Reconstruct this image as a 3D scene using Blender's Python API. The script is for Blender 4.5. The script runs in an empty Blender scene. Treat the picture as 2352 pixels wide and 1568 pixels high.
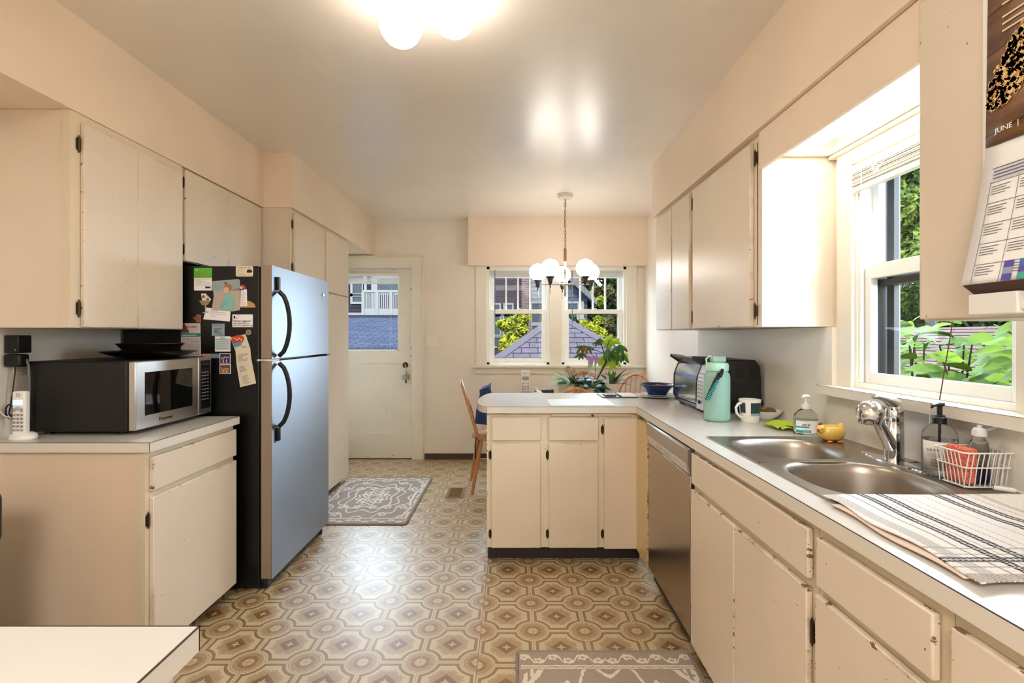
import bpy, bmesh, math, random
from mathutils import Vector, Matrix
import numpy as np
S = bpy.context.scene
COL = S.collection
PI = math.pi
# ------------------------------------------------------------------ camera, world, sun, exposure
F_PX, HX, HY, EYE = 1140.0, 1178.0, 771.0, 1.30
cam_d = bpy.data.cameras.new('camera'); cam = bpy.data.objects.new('camera', cam_d); COL.objects.link(cam)
cam.location = (0, 0, EYE); cam.rotation_euler = (PI/2, 0, 0)
cam_d.sensor_width = 36; cam_d.lens = F_PX*36/2352
cam_d.shift_x = (1176-HX)/2352; cam_d.shift_y = (HY-784)/2352
cam_d.clip_start = 0.02; cam_d.clip_end = 300
S.camera = cam
W = bpy.data.worlds.new('world'); S.world = W; W.use_nodes = True
bg = W.node_tree.nodes['Background']; bg.inputs[0].default_value = (0.68, 0.83, 1.0, 1); bg.inputs[1].default_value = 15.0
def light(name, kind, loc, rot, energy, color=(1, 1, 1), **kw):
    d = bpy.data.lights.new(name, kind); d.energy = energy; d.color = color
    for k, v in kw.items(): setattr(d, k, v)
    o = bpy.data.objects.new(name, d); COL.objects.link(o); o.location = loc; o.rotation_euler = rot
    return o
sun = light('sun', 'SUN', (0, 0, 20), (0, 0, 0), 13.0, (1, 0.93, 0.80), angle=0.02)
sun.rotation_euler = Vector((0.15, 0.80, -0.62)).to_track_quat('-Z', 'Y').to_euler()
def area(name, loc, d, sx, sy, energy, color=(1, 1, 1), portal=False):
    o = light(name, 'AREA', loc, Vector(d).to_track_quat('-Z', 'Y').to_euler(), energy, color, shape='RECTANGLE', size=sx, size_y=sy)
    if portal: o.data.cycles.is_portal = True
    return o
area('portal_far_window', (0.46, 5.45, 1.5), (0, -1, 0), 1.7, 1.2, 1, portal=True)
area('portal_door', (-1.5, 5.45, 1.52), (0, -1, 0), .75, .85, 1, portal=True)
area('portal_sink_window', (1.56, 1.60, 1.55), (-1, 0, 0), .75, 1.0, 1, portal=True)
# unseen fill light added behind the camera to brighten the kitchen
area('rear_fill_light', (-0.3, -1.2, 2.44), (0, 0, -1), 1.2, 1.2, 54, (1, .97, .94))
S.view_settings.view_transform = 'Standard'; S.view_settings.look = 'None'
S.view_settings.exposure = 0.58; S.view_settings.gamma = 1; S.view_settings.use_curve_mapping = False
S.cycles.max_bounces = 8; S.cycles.diffuse_bounces = 5; S.cycles.glossy_bounces = 4
S.cycles.transmission_bounces = 8; S.cycles.transparent_max_bounces = 12
S.cycles.caustics_reflective = False; S.cycles.caustics_refractive = False
S.cycles.sample_clamp_indirect = 6.0
# ------------------------------------------------------------------ materials
def sc(r, g, b):
    f = lambda v: ((v/255+.055)/1.055)**2.4 if v > 10 else v/255/12.92
    return (f(r), f(g), f(b), 1)
class NT:
    def __init__(s, m): s.t = m.node_tree; s.n = m.node_tree.nodes; s.l = m.node_tree.links
    def new(s, k, **kw):
        n = s.n.new(k)
        for a, b in kw.items(): setattr(n, a, b)
        return n
    def put(s, sock, v):
        if hasattr(v, 'links'): s.l.new(v, sock)
        else: sock.default_value = v
    def m(s, op, *a):
        n = s.new('ShaderNodeMath', operation=op)
        for i, v in enumerate(a): s.put(n.inputs[i], v)
        return n.outputs[0]
    def mix(s, f, a, b, bt='MIX'):
        n = s.new('ShaderNodeMix', data_type='RGBA', blend_type=bt)
        s.put(n.inputs[0], f); s.put(n.inputs[6], a); s.put(n.inputs[7], b)
        return n.outputs[2]
    def obj(s, which='Object'):
        c = s.new('ShaderNodeTexCoord'); x = s.new('ShaderNodeSeparateXYZ'); s.l.new(c.outputs[which], x.inputs[0])
        return c.outputs[which], x.outputs[0], x.outputs[1], x.outputs[2]
    def noise(s, vec, scale, detail=2, rough=.5, dist=0, out=0):
        n = s.new('ShaderNodeTexNoise'); s.put(n.inputs['Vector'], vec); n.inputs['Scale'].default_value = scale
        n.inputs['Detail'].default_value = detail; n.inputs['Roughness'].default_value = rough; n.inputs['Distortion'].default_value = dist
        return n.outputs[out]
    def vec(s, x, y, z):
        n = s.new('ShaderNodeCombineXYZ'); s.put(n.inputs[0], x); s.put(n.inputs[1], y); s.put(n.inputs[2], z); return n.outputs[0]
    def lt(s, a, b): return s.m('LESS_THAN', a, b)
    def gt(s, a, b): return s.m('GREATER_THAN', a, b)
    def ss(s, a, b, x):
        n = s.new('ShaderNodeMapRange', interpolation_type='SMOOTHSTEP'); s.put(n.inputs[0], x)
        n.inputs[1].default_value = a; n.inputs[2].default_value = b; return n.outputs[0]
    def bump(s, h, strength, dist=.002):
        n = s.new('ShaderNodeBump'); n.inputs['Strength'].default_value = strength; n.inputs['Distance'].default_value = dist
        s.put(n.inputs['Height'], h); return n.outputs[0]
MC = {}
def mat(name, col, rough=.5, metal=0, trans=0, ior=1.45, emit=None, es=0, coat=0, bump=0, bscale=200, var=0, vscale=3, alpha=1, sss=0, spec=.5, aniso=None):
    if name in MC: return MC[name]
    m = bpy.data.materials.new(name); m.use_nodes = True; t = NT(m)
    p = m.node_tree.nodes['Principled BSDF']
    if len(col) == 3: col = (*col, 1)
    p.inputs['Base Color'].default_value = col; p.inputs['Roughness'].default_value = rough; p.inputs['Metallic'].default_value = metal
    p.inputs['Transmission Weight'].default_value = trans; p.inputs['IOR'].default_value = ior; p.inputs['Coat Weight'].default_value = coat
    p.inputs['Alpha'].default_value = alpha; p.inputs['Specular IOR Level'].default_value = spec
    if emit: p.inputs['Emission Color'].default_value = (*emit[:3], 1); p.inputs['Emission Strength'].default_value = es
    if sss: p.inputs['Subsurface Weight'].default_value = sss; p.inputs['Subsurface Scale'].default_value = .01
    v, x, y, z = t.obj()
    if aniso:   # brushed metal: streaks along one axis, in roughness and bump
        a = {'x': (4, 500, 500), 'y': (500, 4, 500), 'z': (500, 500, 4)}[aniso]
        n = t.noise(t.vec(t.m('MULTIPLY', x, a[0]), t.m('MULTIPLY', y, a[1]), t.m('MULTIPLY', z, a[2])), 1, 2)
        t.l.new(t.m('ADD', t.m('MULTIPLY', n, .12), rough-.06), p.inputs['Roughness'])
        t.l.new(t.bump(n, .06, .0004), p.inputs['Normal'])
    if var:
        n = t.noise(v, vscale, 4)
        dark = tuple(c*(1-var) for c in col[:3])+(1,)
        t.l.new(t.mix(t.ss(.35, .7, n), col, dark), p.inputs['Base Color'])
    if bump: t.l.new(t.bump(t.noise(v, bscale, 3), bump), p.inputs['Normal'])
    MC[name] = m; return m
def paint(name, col, rough=.35, axis=None, worn=.5, brush=.12, coat=0, ior=1.5):
    """painted surface: faint brush marks; with an axis, chips of bare wood along the board's edges"""
    if name in MC: return MC[name]
    m = bpy.data.materials.new(name); m.use_nodes = True; t = NT(m); p = m.node_tree.nodes['Principled BSDF']
    p.inputs['Roughness'].default_value = rough; p.inputs['IOR'].default_value = ior; p.inputs['Coat Weight'].default_value = coat; p.inputs['Coat Roughness'].default_value = rough
    v, x, y, z = t.obj()
    n1 = t.noise(v, 2.2, 4)
    c = t.mix(t.ss(.3, .75, n1), col, tuple(k*.93 for k in col[:3])+(1,))
    if axis:
        g, gx, gy, gz = t.obj('Generated')
        a = gy if axis == 'x' else gx
        e = t.m('MINIMUM', t.m('MULTIPLY', t.m('MINIMUM', a, t.m('SUBTRACT', 1, a)), 1.0), t.m('MINIMUM', gz, t.m('SUBTRACT', 1, gz)))
        near = t.m('SUBTRACT', 1, t.ss(0, .035, e))
        k = t.noise(t.vec(t.m('MULTIPLY', x, 22), t.m('MULTIPLY', y, 22), t.m('MULTIPLY', z, 45)), 1, 4, .65)
        chip = t.gt(t.m('ADD', k, t.m('MULTIPLY', near, .13+.05*worn)), .755)
        spk = t.gt(t.noise(v, 75, 1), .80)
        c = t.mix(chip, c, sc(126, 96, 66)); c = t.mix(spk, c, sc(130, 100, 72))
        grime = t.m('MULTIPLY', t.m('SUBTRACT', 1, t.ss(0, .02, e)), t.ss(.45, .7, t.noise(v, 9, 4)))
        c = t.mix(t.m('MULTIPLY', grime, .45*abs(worn)+.1), c, sc(150, 128, 100))
    t.l.new(c, p.inputs['Base Color'])
    b = t.noise(t.vec(t.m('MULTIPLY', x, 60), t.m('MULTIPLY', y, 60), t.m('MULTIPLY', z, 9)), 1, 3)
    if brush: t.l.new(t.bump(b, brush, .003), p.inputs['Normal'])
    MC[name] = m; return m
CREAM = sc(228, 214, 195)
M_wall = paint('wall_paint', sc(240, 231, 218), .34, brush=.10)
M_ceil = paint('ceiling_gloss_paint', sc(240, 234, 228), .30, brush=.14, coat=1, ior=1.7)
M_soff = paint('soffit_paint', sc(239, 221, 200), .40, brush=.08)
M_cab = paint('cabinet_paint', CREAM, .36)
M_cx = paint('cabinet_paint_worn_x', CREAM, .33, 'x', -.6)
M_cy = paint('cabinet_paint_worn_y', CREAM, .36, 'y', -.3)
M_cxx = paint('cabinet_paint_very_worn_x', CREAM, .34, 'x', .9)
M_frame = paint('face_frame_paint', sc(224, 210, 184), .4)
M_trim = paint('trim_paint', sc(238, 232, 218), .32, brush=.06)
M_door = paint('door_paint', sc(236, 232, 222), .35, 'y', .2)
M_vinyl = mat('white_vinyl', sc(244, 244, 240), .35)
M_splash = paint('backsplash_laminate', sc(238, 232, 222), .30, brush=.04)
M_top = mat('countertop_laminate', sc(212, 209, 203), .24, var=.03, vscale=8)
M_band = mat('countertop_edge_laminate', sc(222, 216, 205), .32)
M_seam = mat('laminate_seam', sc(70, 62, 60), .6)
M_toe = mat('toe_kick_rubber', sc(38, 30, 27), .45, bump=.2, bscale=60)
M_base = mat('rubber_baseboard', sc(74, 58, 52), .5)
M_hinge = mat('antique_brass', sc(70, 56, 40), .45, .7)
M_black = mat('black_plastic', sc(11, 11, 12), .4)
M_fblack = mat('fridge_black_enamel', sc(8, 8, 9), .32, bump=.35, bscale=420)
M_steel = mat('brushed_steel_vertical', sc(146, 152, 160), .42, 1)
_p = M_steel.node_tree.nodes['Principled BSDF']; _p.inputs['Anisotropic'].default_value = .85; _p.inputs['Anisotropic Rotation'].default_value = .25
M_steelx = mat('brushed_steel', sc(178, 176, 172), .26, 1, aniso='x')
M_steely = mat('brushed_steel_long', sc(196, 194, 190), .36, 1)
M_steelg = mat('fridge_door_edge', sc(156, 140, 122), .5, .35)
M_sink = mat('sink_steel', sc(168, 160, 150), .36, 1, bump=.04, bscale=300)
M_chrome = mat('chrome', sc(225, 225, 228), .05, 1)
M_dkglass = mat('dark_glass', sc(8, 9, 10), .04)
M_white = mat('white_plastic', sc(238, 237, 233), .35)
M_ceramic = mat('white_ceramic', sc(240, 236, 228), .18)
M_ink = mat('black_ink', sc(30, 30, 32), .6)
M_grayink = mat('grey_ink', sc(110, 112, 116), .6)
M_paper = mat('white_paper', sc(248, 248, 250), .6)
def glasspane(name, tint, gl=.06):
    if name in MC: return MC[name]
    m = bpy.data.materials.new(name); m.use_nodes = True; t = NT(m); t.n.clear()
    o = t.new('ShaderNodeOutputMaterial'); tr = t.new('ShaderNodeBsdfTransparent'); g = t.new('ShaderNodeBsdfGlossy')
    tr.inputs[0].default_value = tint; g.inputs['Roughness'].default_value = .02
    fr = t.new('ShaderNodeLayerWeight'); fr.inputs[0].default_value = .5
    mx = t.new('ShaderNodeMixShader'); t.l.new(t.m('ADD', t.m('MULTIPLY', t.m('POWER', fr.outputs['Facing'], 5), .5), gl), mx.inputs[0])
    t.l.new(tr.outputs[0], mx.inputs[1]); t.l.new(g.outputs[0], mx.inputs[2]); t.l.new(mx.outputs[0], o.inputs[0])
    MC[name] = m; return m
M_pane = glasspane('window_glass', (.95, .97, .96, 1), .006)
def wood(name, c1, c2, scale=14, rough=.4, axis=2):
    if name in MC: return MC[name]
    m = bpy.data.materials.new(name); m.use_nodes = True; t = NT(m); p = m.node_tree.nodes['Principled BSDF']
    v, x, y, z = t.obj(); k = [8, 8, 8]; k[axis] = 1
    n = t.noise(t.vec(t.m('MULTIPLY', x, k[0]), t.m('MULTIPLY', y, k[1]), t.m('MULTIPLY', z, k[2])), scale/4, 5, .6, .6)
    t.l.new(t.mix(t.ss(.3, .7, n), c1, c2), p.inputs['Base Color']); p.inputs['Roughness'].default_value = rough
    MC[name] = m; return m
M_oak = wood('honey_oak', sc(206, 150, 96), sc(176, 116, 66))
def brick(name, c1, c2, mortar, s=8.0, plane='xz', bw=.5, rh=.25, rough=.8, msize=.02):
    if name in MC: return MC[name]
    m = bpy.data.materials.new(name); m.use_nodes = True; t = NT(m); p = m.node_tree.nodes['Principled BSDF']
    v, x, y, z = t.obj(); a = {'xz': (x, z), 'yz': (y, z), 'xy': (x, y)}[plane]
    b = t.new('ShaderNodeTexBrick'); t.l.new(t.vec(a[0], a[1], 0), b.inputs['Vector'])
    b.inputs['Color1'].default_value = c1; b.inputs['Color2'].default_value = c2; b.inputs['Mortar'].default_value = mortar
    b.inputs['Scale'].default_value = s; b.inputs['Brick Width'].default_value = bw; b.inputs['Row Height'].default_value = rh; b.inputs['Mortar Size'].default_value = msize
    t.l.new(b.outputs[0], p.inputs['Base Color']); p.inputs['Roughness'].default_value = rough; p.inputs['Specular IOR Level'].default_value = 0
    t.l.new(t.bump(t.m('MULTIPLY', b.outputs[1], -1), .4, .02), p.inputs['Normal'])
    MC[name] = m; return m
# ---- vinyl floor: octagon tiles with round medallions at the crossings
def floor_mat():
    m = bpy.data.materials.new('patterned_vinyl'); m.use_nodes = True; t = NT(m); p = m.node_tree.nodes['Principled BSDF']
    v, x, y, z = t.obj()
    P = .2286; SX = -.1406
    left = t.lt(x, SX)
    wob = t.noise(v, 130, 2); 
    jit = t.m('MULTIPLY', t.m('SUBTRACT', wob, .5), .06)
    u = t.m('DIVIDE', t.m('SUBTRACT', x, SX), P)
    w = t.m('DIVIDE', t.m('SUBTRACT', y, t.m('ADD', 2.187, t.m('MULTIPLY', left, .02))), P)
    fu = t.m('SUBTRACT', t.m('FRACT', t.m('ADD', u, 100.5)), .5); fw = t.m('SUBTRACT', t.m('FRACT', t.m('ADD', w, 100.5)), .5)
    cu = t.m('ABSOLUTE', t.m('SUBTRACT', t.m('FRACT', t.m('ADD', u, 100)), .5)); cw = t.m('ABSOLUTE', t.m('SUBTRACT', t.m('FRACT', t.m('ADD', w, 100)), .5))
    r = t.m('SQRT', t.m('ADD', t.m('MULTIPLY', fu, fu), t.m('MULTIPLY', fw, fw)))
    R = t.m('SQRT', t.m('ADD', t.m('MULTIPLY', cu, cu), t.m('MULTIPLY', cw, cw)))
    D = t.m('MINIMUM', t.m('SUBTRACT', .5, t.m('MAXIMUM', cu, cw)), t.m('SUBTRACT', r, .275))
    cream, brown, lite, dark = sc(212, 198, 162), sc(148, 112, 70), sc(174, 142, 98), sc(122, 88, 50)
    # speckle
    spk = t.noise(v, 420, 1)
    c = t.mix(t.ss(.42, .62, spk), cream, sc(196, 178, 138))
    band = t.m('MULTIPLY', t.gt(D, .04), t.lt(D, .092))
    c = t.mix(band, c, brown)
    e1 = t.m('MULTIPLY', t.gt(D, .086), t.lt(D, .096)); c = t.mix(t.m('MULTIPLY', e1, .8), c, dark)
    c = t.mix(t.m('MULTIPLY', t.lt(t.m('ABSOLUTE', D), .007), .7), c, brown)
    th = t.m('ARCTAN2', cw, cu)
    lobes = t.m('MULTIPLY', t.m('COSINE', t.m('MULTIPLY', th, 8)), .018)
    lob2 = t.m('MULTIPLY', t.m('COSINE', t.m('MULTIPLY', th, 24)), .012)
    Rm = t.m('ADD', t.m('ADD', R, lobes), t.m('ADD', lob2, jit))
    inner = t.gt(D, .092)
    c = t.mix(t.m('MULTIPLY', t.m('MULTIPLY', t.lt(Rm, .285), inner), t.m('SUBTRACT', 1, t.ss(.2, .30, t.m('SUBTRACT', Rm, t.m('MULTIPLY', spk, .05))))), c, lite)
    ed = t.m('MULTIPLY', t.lt(t.m('ABSOLUTE', t.m('SUBTRACT', Rm, .285)), .006), inner); c = t.mix(t.m('MULTIPLY', ed, .8), c, brown)
    dia = t.m('ADD', cu, cw)
    c = t.mix(t.lt(dia, .19), c, dark); c = t.mix(t.lt(t.m('ABSOLUTE', t.m('SUBTRACT', dia, .155)), .006), c, brown)
    pet = t.m('ADD', t.m('MINIMUM', cu, cw), t.m('MULTIPLY', t.m('MAXIMUM', cu, cw), .25))
    c = t.mix(t.m('MULTIPLY', t.lt(pet, .028), t.lt(R, .075)), c, sc(206, 180, 136))
    # round medallion
    incirc = t.lt(r, .262)
    feather = t.m('MULTIPLY', t.lt(t.m('ADD', r, jit), .25), 1)
    c = t.mix(t.m('MULTIPLY', incirc, feather), c, lite)
    rr = t.m('ADD', r, t.m('MULTIPLY', jit, .4))
    c = t.mix(t.m('MULTIPLY', t.lt(rr, .165), t.gt(rr, .095)), c, brown)
    c = t.mix(t.lt(rr, .095), c, sc(204, 184, 144))
    cross = t.m('MULTIPLY', t.lt(t.m('MINIMUM', t.m('ABSOLUTE', fu), t.m('ABSOLUTE', fw)), .008), t.lt(r, .25))
    c = t.mix(cross, c, sc(176, 148, 106))
    seam = t.lt(t.m('ABSOLUTE', t.m('SUBTRACT', x, SX)), .0016); c = t.mix(seam, c, sc(130, 108, 80))
    t.l.new(c, p.inputs['Base Color'])
    pr = t.m('ADD', t.ss(0, .02, t.m('ABSOLUTE', t.m('SUBTRACT', D, .04))), t.m('MULTIPLY', t.ss(0, .02, t.m('ABSOLUTE', D)), .8))
    h = t.m('ADD', t.m('MULTIPLY', pr, .7), t.m('ADD', t.m('MULTIPLY', t.noise(v, 170, 2), .8), t.m('MULTIPLY', ed, -.7)))
    t.l.new(t.bump(h, .42, .0022), p.inputs['Normal'])
    p.inputs['Roughness'].default_value = .42; p.inputs['IOR'].default_value = 1.6; p.inputs['Coat Weight'].default_value = 1; p.inputs['Coat Roughness'].default_value = .38; p.inputs['Coat IOR'].default_value = 1.75
    return m
M_floor = floor_mat()
# ---- rug: taupe ground with an off-white traced pattern
def rug_mat(name, hx, hy, ground, line):
    m = bpy.data.materials.new(name); m.use_nodes = True; t = NT(m); p = m.node_tree.nodes['Principled BSDF']
    v, x, y, z = t.obj()
    j = t.noise(v, 60, 2, out=1); sx = t.new('ShaderNodeSeparateXYZ'); t.l.new(j, sx.inputs[0])
    X = t.m('ABSOLUTE', t.m('ADD', x, t.m('MULTIPLY', t.m('SUBTRACT', sx.outputs[0], .5), .012)))
    Y = t.m('ABSOLUTE', t.m('ADD', y, t.m('MULTIPLY', t.m('SUBTRACT', sx.outputs[1], .5), .012)))
    def border(A, B, ha, hb):     # band along edge B = hb, running in A
        q = t.m('SUBTRACT', hb, B)          # distance from the edge
        per = .118; ph = t.m('DIVIDE', A, per)
        wv = t.m('MULTIPLY', t.m('SINE', t.m('MULTIPLY', ph, 2*PI)), .034)
        wv = t.m('MAXIMUM', t.m('MINIMUM', wv, .021), -.021)
        line1 = t.lt(t.m('ABSOLUTE', t.m('SUBTRACT', q, t.m('ADD', .052, wv))), .0055)
        fl = None
        for off, cy in ((.25, .040), (.75, .062)):
            fx = t.m('MULTIPLY', t.m('SUBTRACT', t.m('FRACT', t.m('SUBTRACT', t.m('ADD', ph, .5+10), off)), .5), per)
            dy = t.m('SUBTRACT', q, .052+(.0 if off == .25 else .0)+(cy-.051)*-1.0)
            d = t.m('SQRT', t.m('ADD', t.m('MULTIPLY', fx, fx), t.m('MULTIPLY', t.m('MULTIPLY', dy, dy), 1.3)))
            an = t.m('ARCTAN2', dy, fx)
            d = t.m('ADD', d, t.m('MULTIPLY', t.m('COSINE', t.m('MULTIPLY', an, 5)), .004))
            f = t.m('MULTIPLY', t.lt(d, .019), t.gt(d, .007))
            fl = f if fl is None else t.m('MAXIMUM', fl, f)
        b = t.m('MAXIMUM', line1, fl)
        b = t.m('MULTIPLY', b, t.m('MULTIPLY', t.gt(q, .022), t.lt(q, .084)))
        l2 = t.lt(t.m('ABSOLUTE', t.m('SUBTRACT', q, .094)), .004)
        l3 = t.lt(t.m('ABSOLUTE', t.m('SUBTRACT', q, .107)), .003)
        return t.m('MAXIMUM', b, t.m('MAXIMUM', l2, l3)), q
    b1, q1 = border(X, Y, hx, hy); 
    qx = t.m('SUBTRACT', hx, X)
    side = t.m('MAXIMUM', t.lt(t.m('ABSOLUTE', t.m('SUBTRACT', qx, .028)), .010), t.lt(t.m('ABSOLUTE', t.m('SUBTRACT', qx, .058)), .006))
    side = t.m('MULTIPLY', side, t.gt(t.noise(v, 26, 2), .47))
    outer = t.m('MULTIPLY', t.gt(q1, .115), 1)
    nx = t.m('DIVIDE', X, hx); ny = t.m('DIVIDE', Y, hy)
    r = t.m('SQRT', t.m('ADD', t.m('MULTIPLY', nx, nx), t.m('MULTIPLY', ny, ny)))
    an = t.m('ARCTAN2', ny, nx)
    pat = None
    for k, (n, amp, rad, wd) in enumerate(((8, .03, .10, .016), (8, .05, .20, .02), (12, .035, .30, .014), (4, .09, .47, .014), (8, .07, .58, .012), (12, .06, .80, .013), (4, .14, .96, .012), (8, .06, 1.14, .014))):
        rr = t.m('SUBTRACT', t.m('ADD', r, t.m('MULTIPLY', t.m('COSINE', t.m('MULTIPLY', an, n)), amp)), rad)
        l = t.lt(t.m('ABSOLUTE', rr), wd*1.35)
        pat = l if pat is None else t.m('MAXIMUM', pat, l)
    # small flowers scattered between the contours
    fx = t.m('SUBTRACT', t.m('FRACT', t.m('DIVIDE', X, .115)), .5); fy = t.m('SUBTRACT', t.m('FRACT', t.m('DIVIDE', Y, .15)), .5)
    fd = t.m('SQRT', t.m('ADD', t.m('MULTIPLY', fx, fx), t.m('MULTIPLY', fy, fy)))
    fd = t.m('ADD', fd, t.m('MULTIPLY', t.m('COSINE', t.m('MULTIPLY', t.m('ARCTAN2', fy, fx), 5)), .05))
    flw = t.m('MULTIPLY', t.m('MULTIPLY', t.lt(fd, .24), t.gt(fd, .10)), t.gt(t.noise(t.vec(t.m('FLOOR', t.m('DIVIDE', X, .115)), t.m('FLOOR', t.m('DIVIDE', Y, .15)), 3.3), 3.7, 0), .49))
    pat = t.m('MULTIPLY', t.m('MAXIMUM', pat, flw), outer)
    pat = t.m('MAXIMUM', pat, t.m('MULTIPLY', side, outer))
    tot = t.m('MAXIMUM', pat, b1)
    tot = t.m('MULTIPLY', tot, t.gt(qx, .014))
    g = t.mix(t.ss(.4, .6, t.noise(v, 300, 2)), ground, tuple(k*.8 for k in ground[:3])+(1,))
    t.l.new(t.mix(tot, g, line), p.inputs['Base Color']); p.inputs['Roughness'].default_value = .95
    p.inputs['Specular IOR Level'].default_value = .15
    t.l.new(t.bump(t.m('ADD', t.noise(v, 500, 2), t.m('MULTIPLY', tot, .8)), .7, .003), p.inputs['Normal'])
    return m
# ---- striped dish towel
def towel_mat():
    m = bpy.data.materials.new('striped_towel_cotton'); m.use_nodes = True; t = NT(m); p = m.node_tree.nodes['Principled BSDF']
    v, x, y, z = t.obj()
    cr = sc(246, 244, 240); nv = sc(30, 36, 58); gy = sc(150, 152, 160); tp = sc(160, 148, 140)
    weave = t.m('MULTIPLY', t.m('SINE', t.m('MULTIPLY', x, 1700)), t.m('SINE', t.m('MULTIPLY', y, 1700)))
    dash = t.gt(t.m('SINE', t.m('MULTIPLY', t.m('ADD', t.m('MULTIPLY', x, 1.0), t.m('MULTIPLY', y, .8)), 620)), -.82)
    c = cr
    def stripes(c, a, items, dd=1):
        for p0, w0, colr, f in items:
            k = t.lt(t.m('ABSOLUTE', t.m('SUBTRACT', a, p0)), w0)
            k = t.m('MULTIPLY', k, f)
            if dd: k = t.m('MULTIPLY', k, dash)
            c = t.mix(k, c, colr)
        return c
    # stripes that run in Y (positions in X), world coordinates
    c = stripes(c, x, [(.775, .014, gy, .55), (.816, .0028, gy, .9), (.842, .0042, nv, 1), (.853, .0042, nv, 1), (.868, .0018, gy, .7),
                       (.888, .0042, nv, 1), (.899, .0042, nv, 1), (.925, .0018, gy, .7), (.95, .0014, gy, .6), (.99, .0018, gy, .6),
                       (1.022, .0042, nv, 1), (1.033, .0042, nv, 1), (1.06, .0042, nv, 1), (1.071, .0042, nv, 1), (1.10, .0018, gy, .7), (1.13, .008, tp, .5)])
    c = stripes(c, y, [(.795, .016, tp, .75), (.835, .002, gy, .9), (.857, .0042, nv, .9), (.868, .0042, nv, .9), (.884, .002, gy, .7), (.908, .003, gy, .7)])
    t.l.new(c, p.inputs['Base Color']); p.inputs['Roughness'].default_value = .95; p.inputs['Specular IOR Level'].default_value = .1
    t.l.new(t.bump(weave, .5, .002), p.inputs['Normal'])
    return m
# ------------------------------------------------------------------ geometry helpers
class MB:
    def __init__(s): s.b = bmesh.new()
    def poly(s, pts):
        try: return s.b.faces.new([s.b.verts.new(p) for p in pts])
        except ValueError: return None
    def box(s, x0, x1, y0, y1, z0, z1):
        if x0 > x1: x0, x1 = x1, x0
        if y0 > y1: y0, y1 = y1, y0
        if z0 > z1: z0, z1 = z1, z0
        v = [s.b.verts.new((x, y, z)) for x in (x0, x1) for y in (y0, y1) for z in (z0, z1)]
        for f in ((0, 1, 3, 2), (4, 6, 7, 5), (0, 4, 5, 1), (2, 3, 7, 6), (0, 2, 6, 4), (1, 5, 7, 3)): s.b.faces.new([v[i] for i in f])
        return s
    def prism(s, pts, d):
        """polygon pts (3D, planar) extruded by vector d"""
        a = [s.b.verts.new(p) for p in pts]; d = Vector(d); b = [s.b.verts.new(Vector(p)+d) for p in pts]
        n = len(a); s.b.faces.new(a); s.b.faces.new(b[::-1])
        for i in range(n): s.b.faces.new((a[i], b[i], b[(i+1) % n], a[(i+1) % n]))
        return s
    def tube(s, pts, r, seg=8, cap=True, closed=False):
        pts = [Vector(p) for p in pts]; n = len(pts); R = r if isinstance(r, (list, tuple)) else [r]*n
        rings = []; up = None
        for i, p in enumerate(pts):
            if closed: d = (pts[(i+1) % n]-pts[i-1]).normalized()
            else: d = (pts[min(i+1, n-1)]-pts[max(i-1, 0)]).normalized()
            if up is None: up = d.orthogonal().normalized()
            else:
                up = (up-d*up.dot(d)); up = up.normalized() if up.length > 1e-6 else d.orthogonal().normalized()
            q = d.cross(up)
            rings.append([s.b.verts.new(p+(up*math.cos(2*PI*k/seg)+q*math.sin(2*PI*k/seg))*R[i]) for k in range(seg)])
        m = n if closed else n-1
        for i in range(m):
            A, B = rings[i], rings[(i+1) % n]
            for k in range(seg): s.b.faces.new((A[k], A[(k+1) % seg], B[(k+1) % seg], B[k]))
        if cap and not closed: s.b.faces.new(rings[0][::-1]); s.b.faces.new(rings[-1])
        return s
    def lathe(s, prof, c=(0, 0, 0), seg=32, sx=1, sy=1, axis='z'):
        c = Vector(c); rings = []
        for (r, h) in prof:
            ring = []
            for k in range(seg):
                a = 2*PI*k/seg; p = (r*math.cos(a)*sx, r*math.sin(a)*sy, h)
                if axis == 'x': p = (p[2], p[0], p[1])
                if axis == 'y': p = (p[1], p[2], p[0])
                if axis == '-y': p = (p[0], -p[2], p[1])
                if axis == '-x': p = (-p[2], p[0], p[1])
                ring.append(s.b.verts.new(c+Vector(p)))
            rings.append(ring)
        for A, B in zip(rings, rings[1:]):
            for k in range(seg): s.b.faces.new((A[k], A[(k+1) % seg], B[(k+1) % seg], B[k]))
        if prof[0][0] > 1e-6: s.b.faces.new(rings[0][::-1])
        if prof[-1][0] > 1e-6: s.b.faces.new(rings[-1])
        return s
    def ball(s, c, r, seg=24, sc_=(1, 1, 1)):
        k = seg//2
        return s.lathe([(max(r*math.sin(PI*i/k), 1e-7), -r*math.cos(PI*i/k)*sc_[2]) for i in range(k+1)], c, seg, sc_[0], sc_[1])
    def grid(s, f, nu, nv):
        g = [[s.b.verts.new(f(i/nu, j/nv)) for j in range(nv+1)] for i in range(nu+1)]
        for i in range(nu):
            for j in range(nv): s.b.faces.new((g[i][j], g[i+1][j], g[i+1][j+1], g[i][j+1]))
        return s
def origin(p):
    o = Vector((0, 0, 0))
    while p is not None: o += Vector(p.location); p = p.parent
    return o
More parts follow.
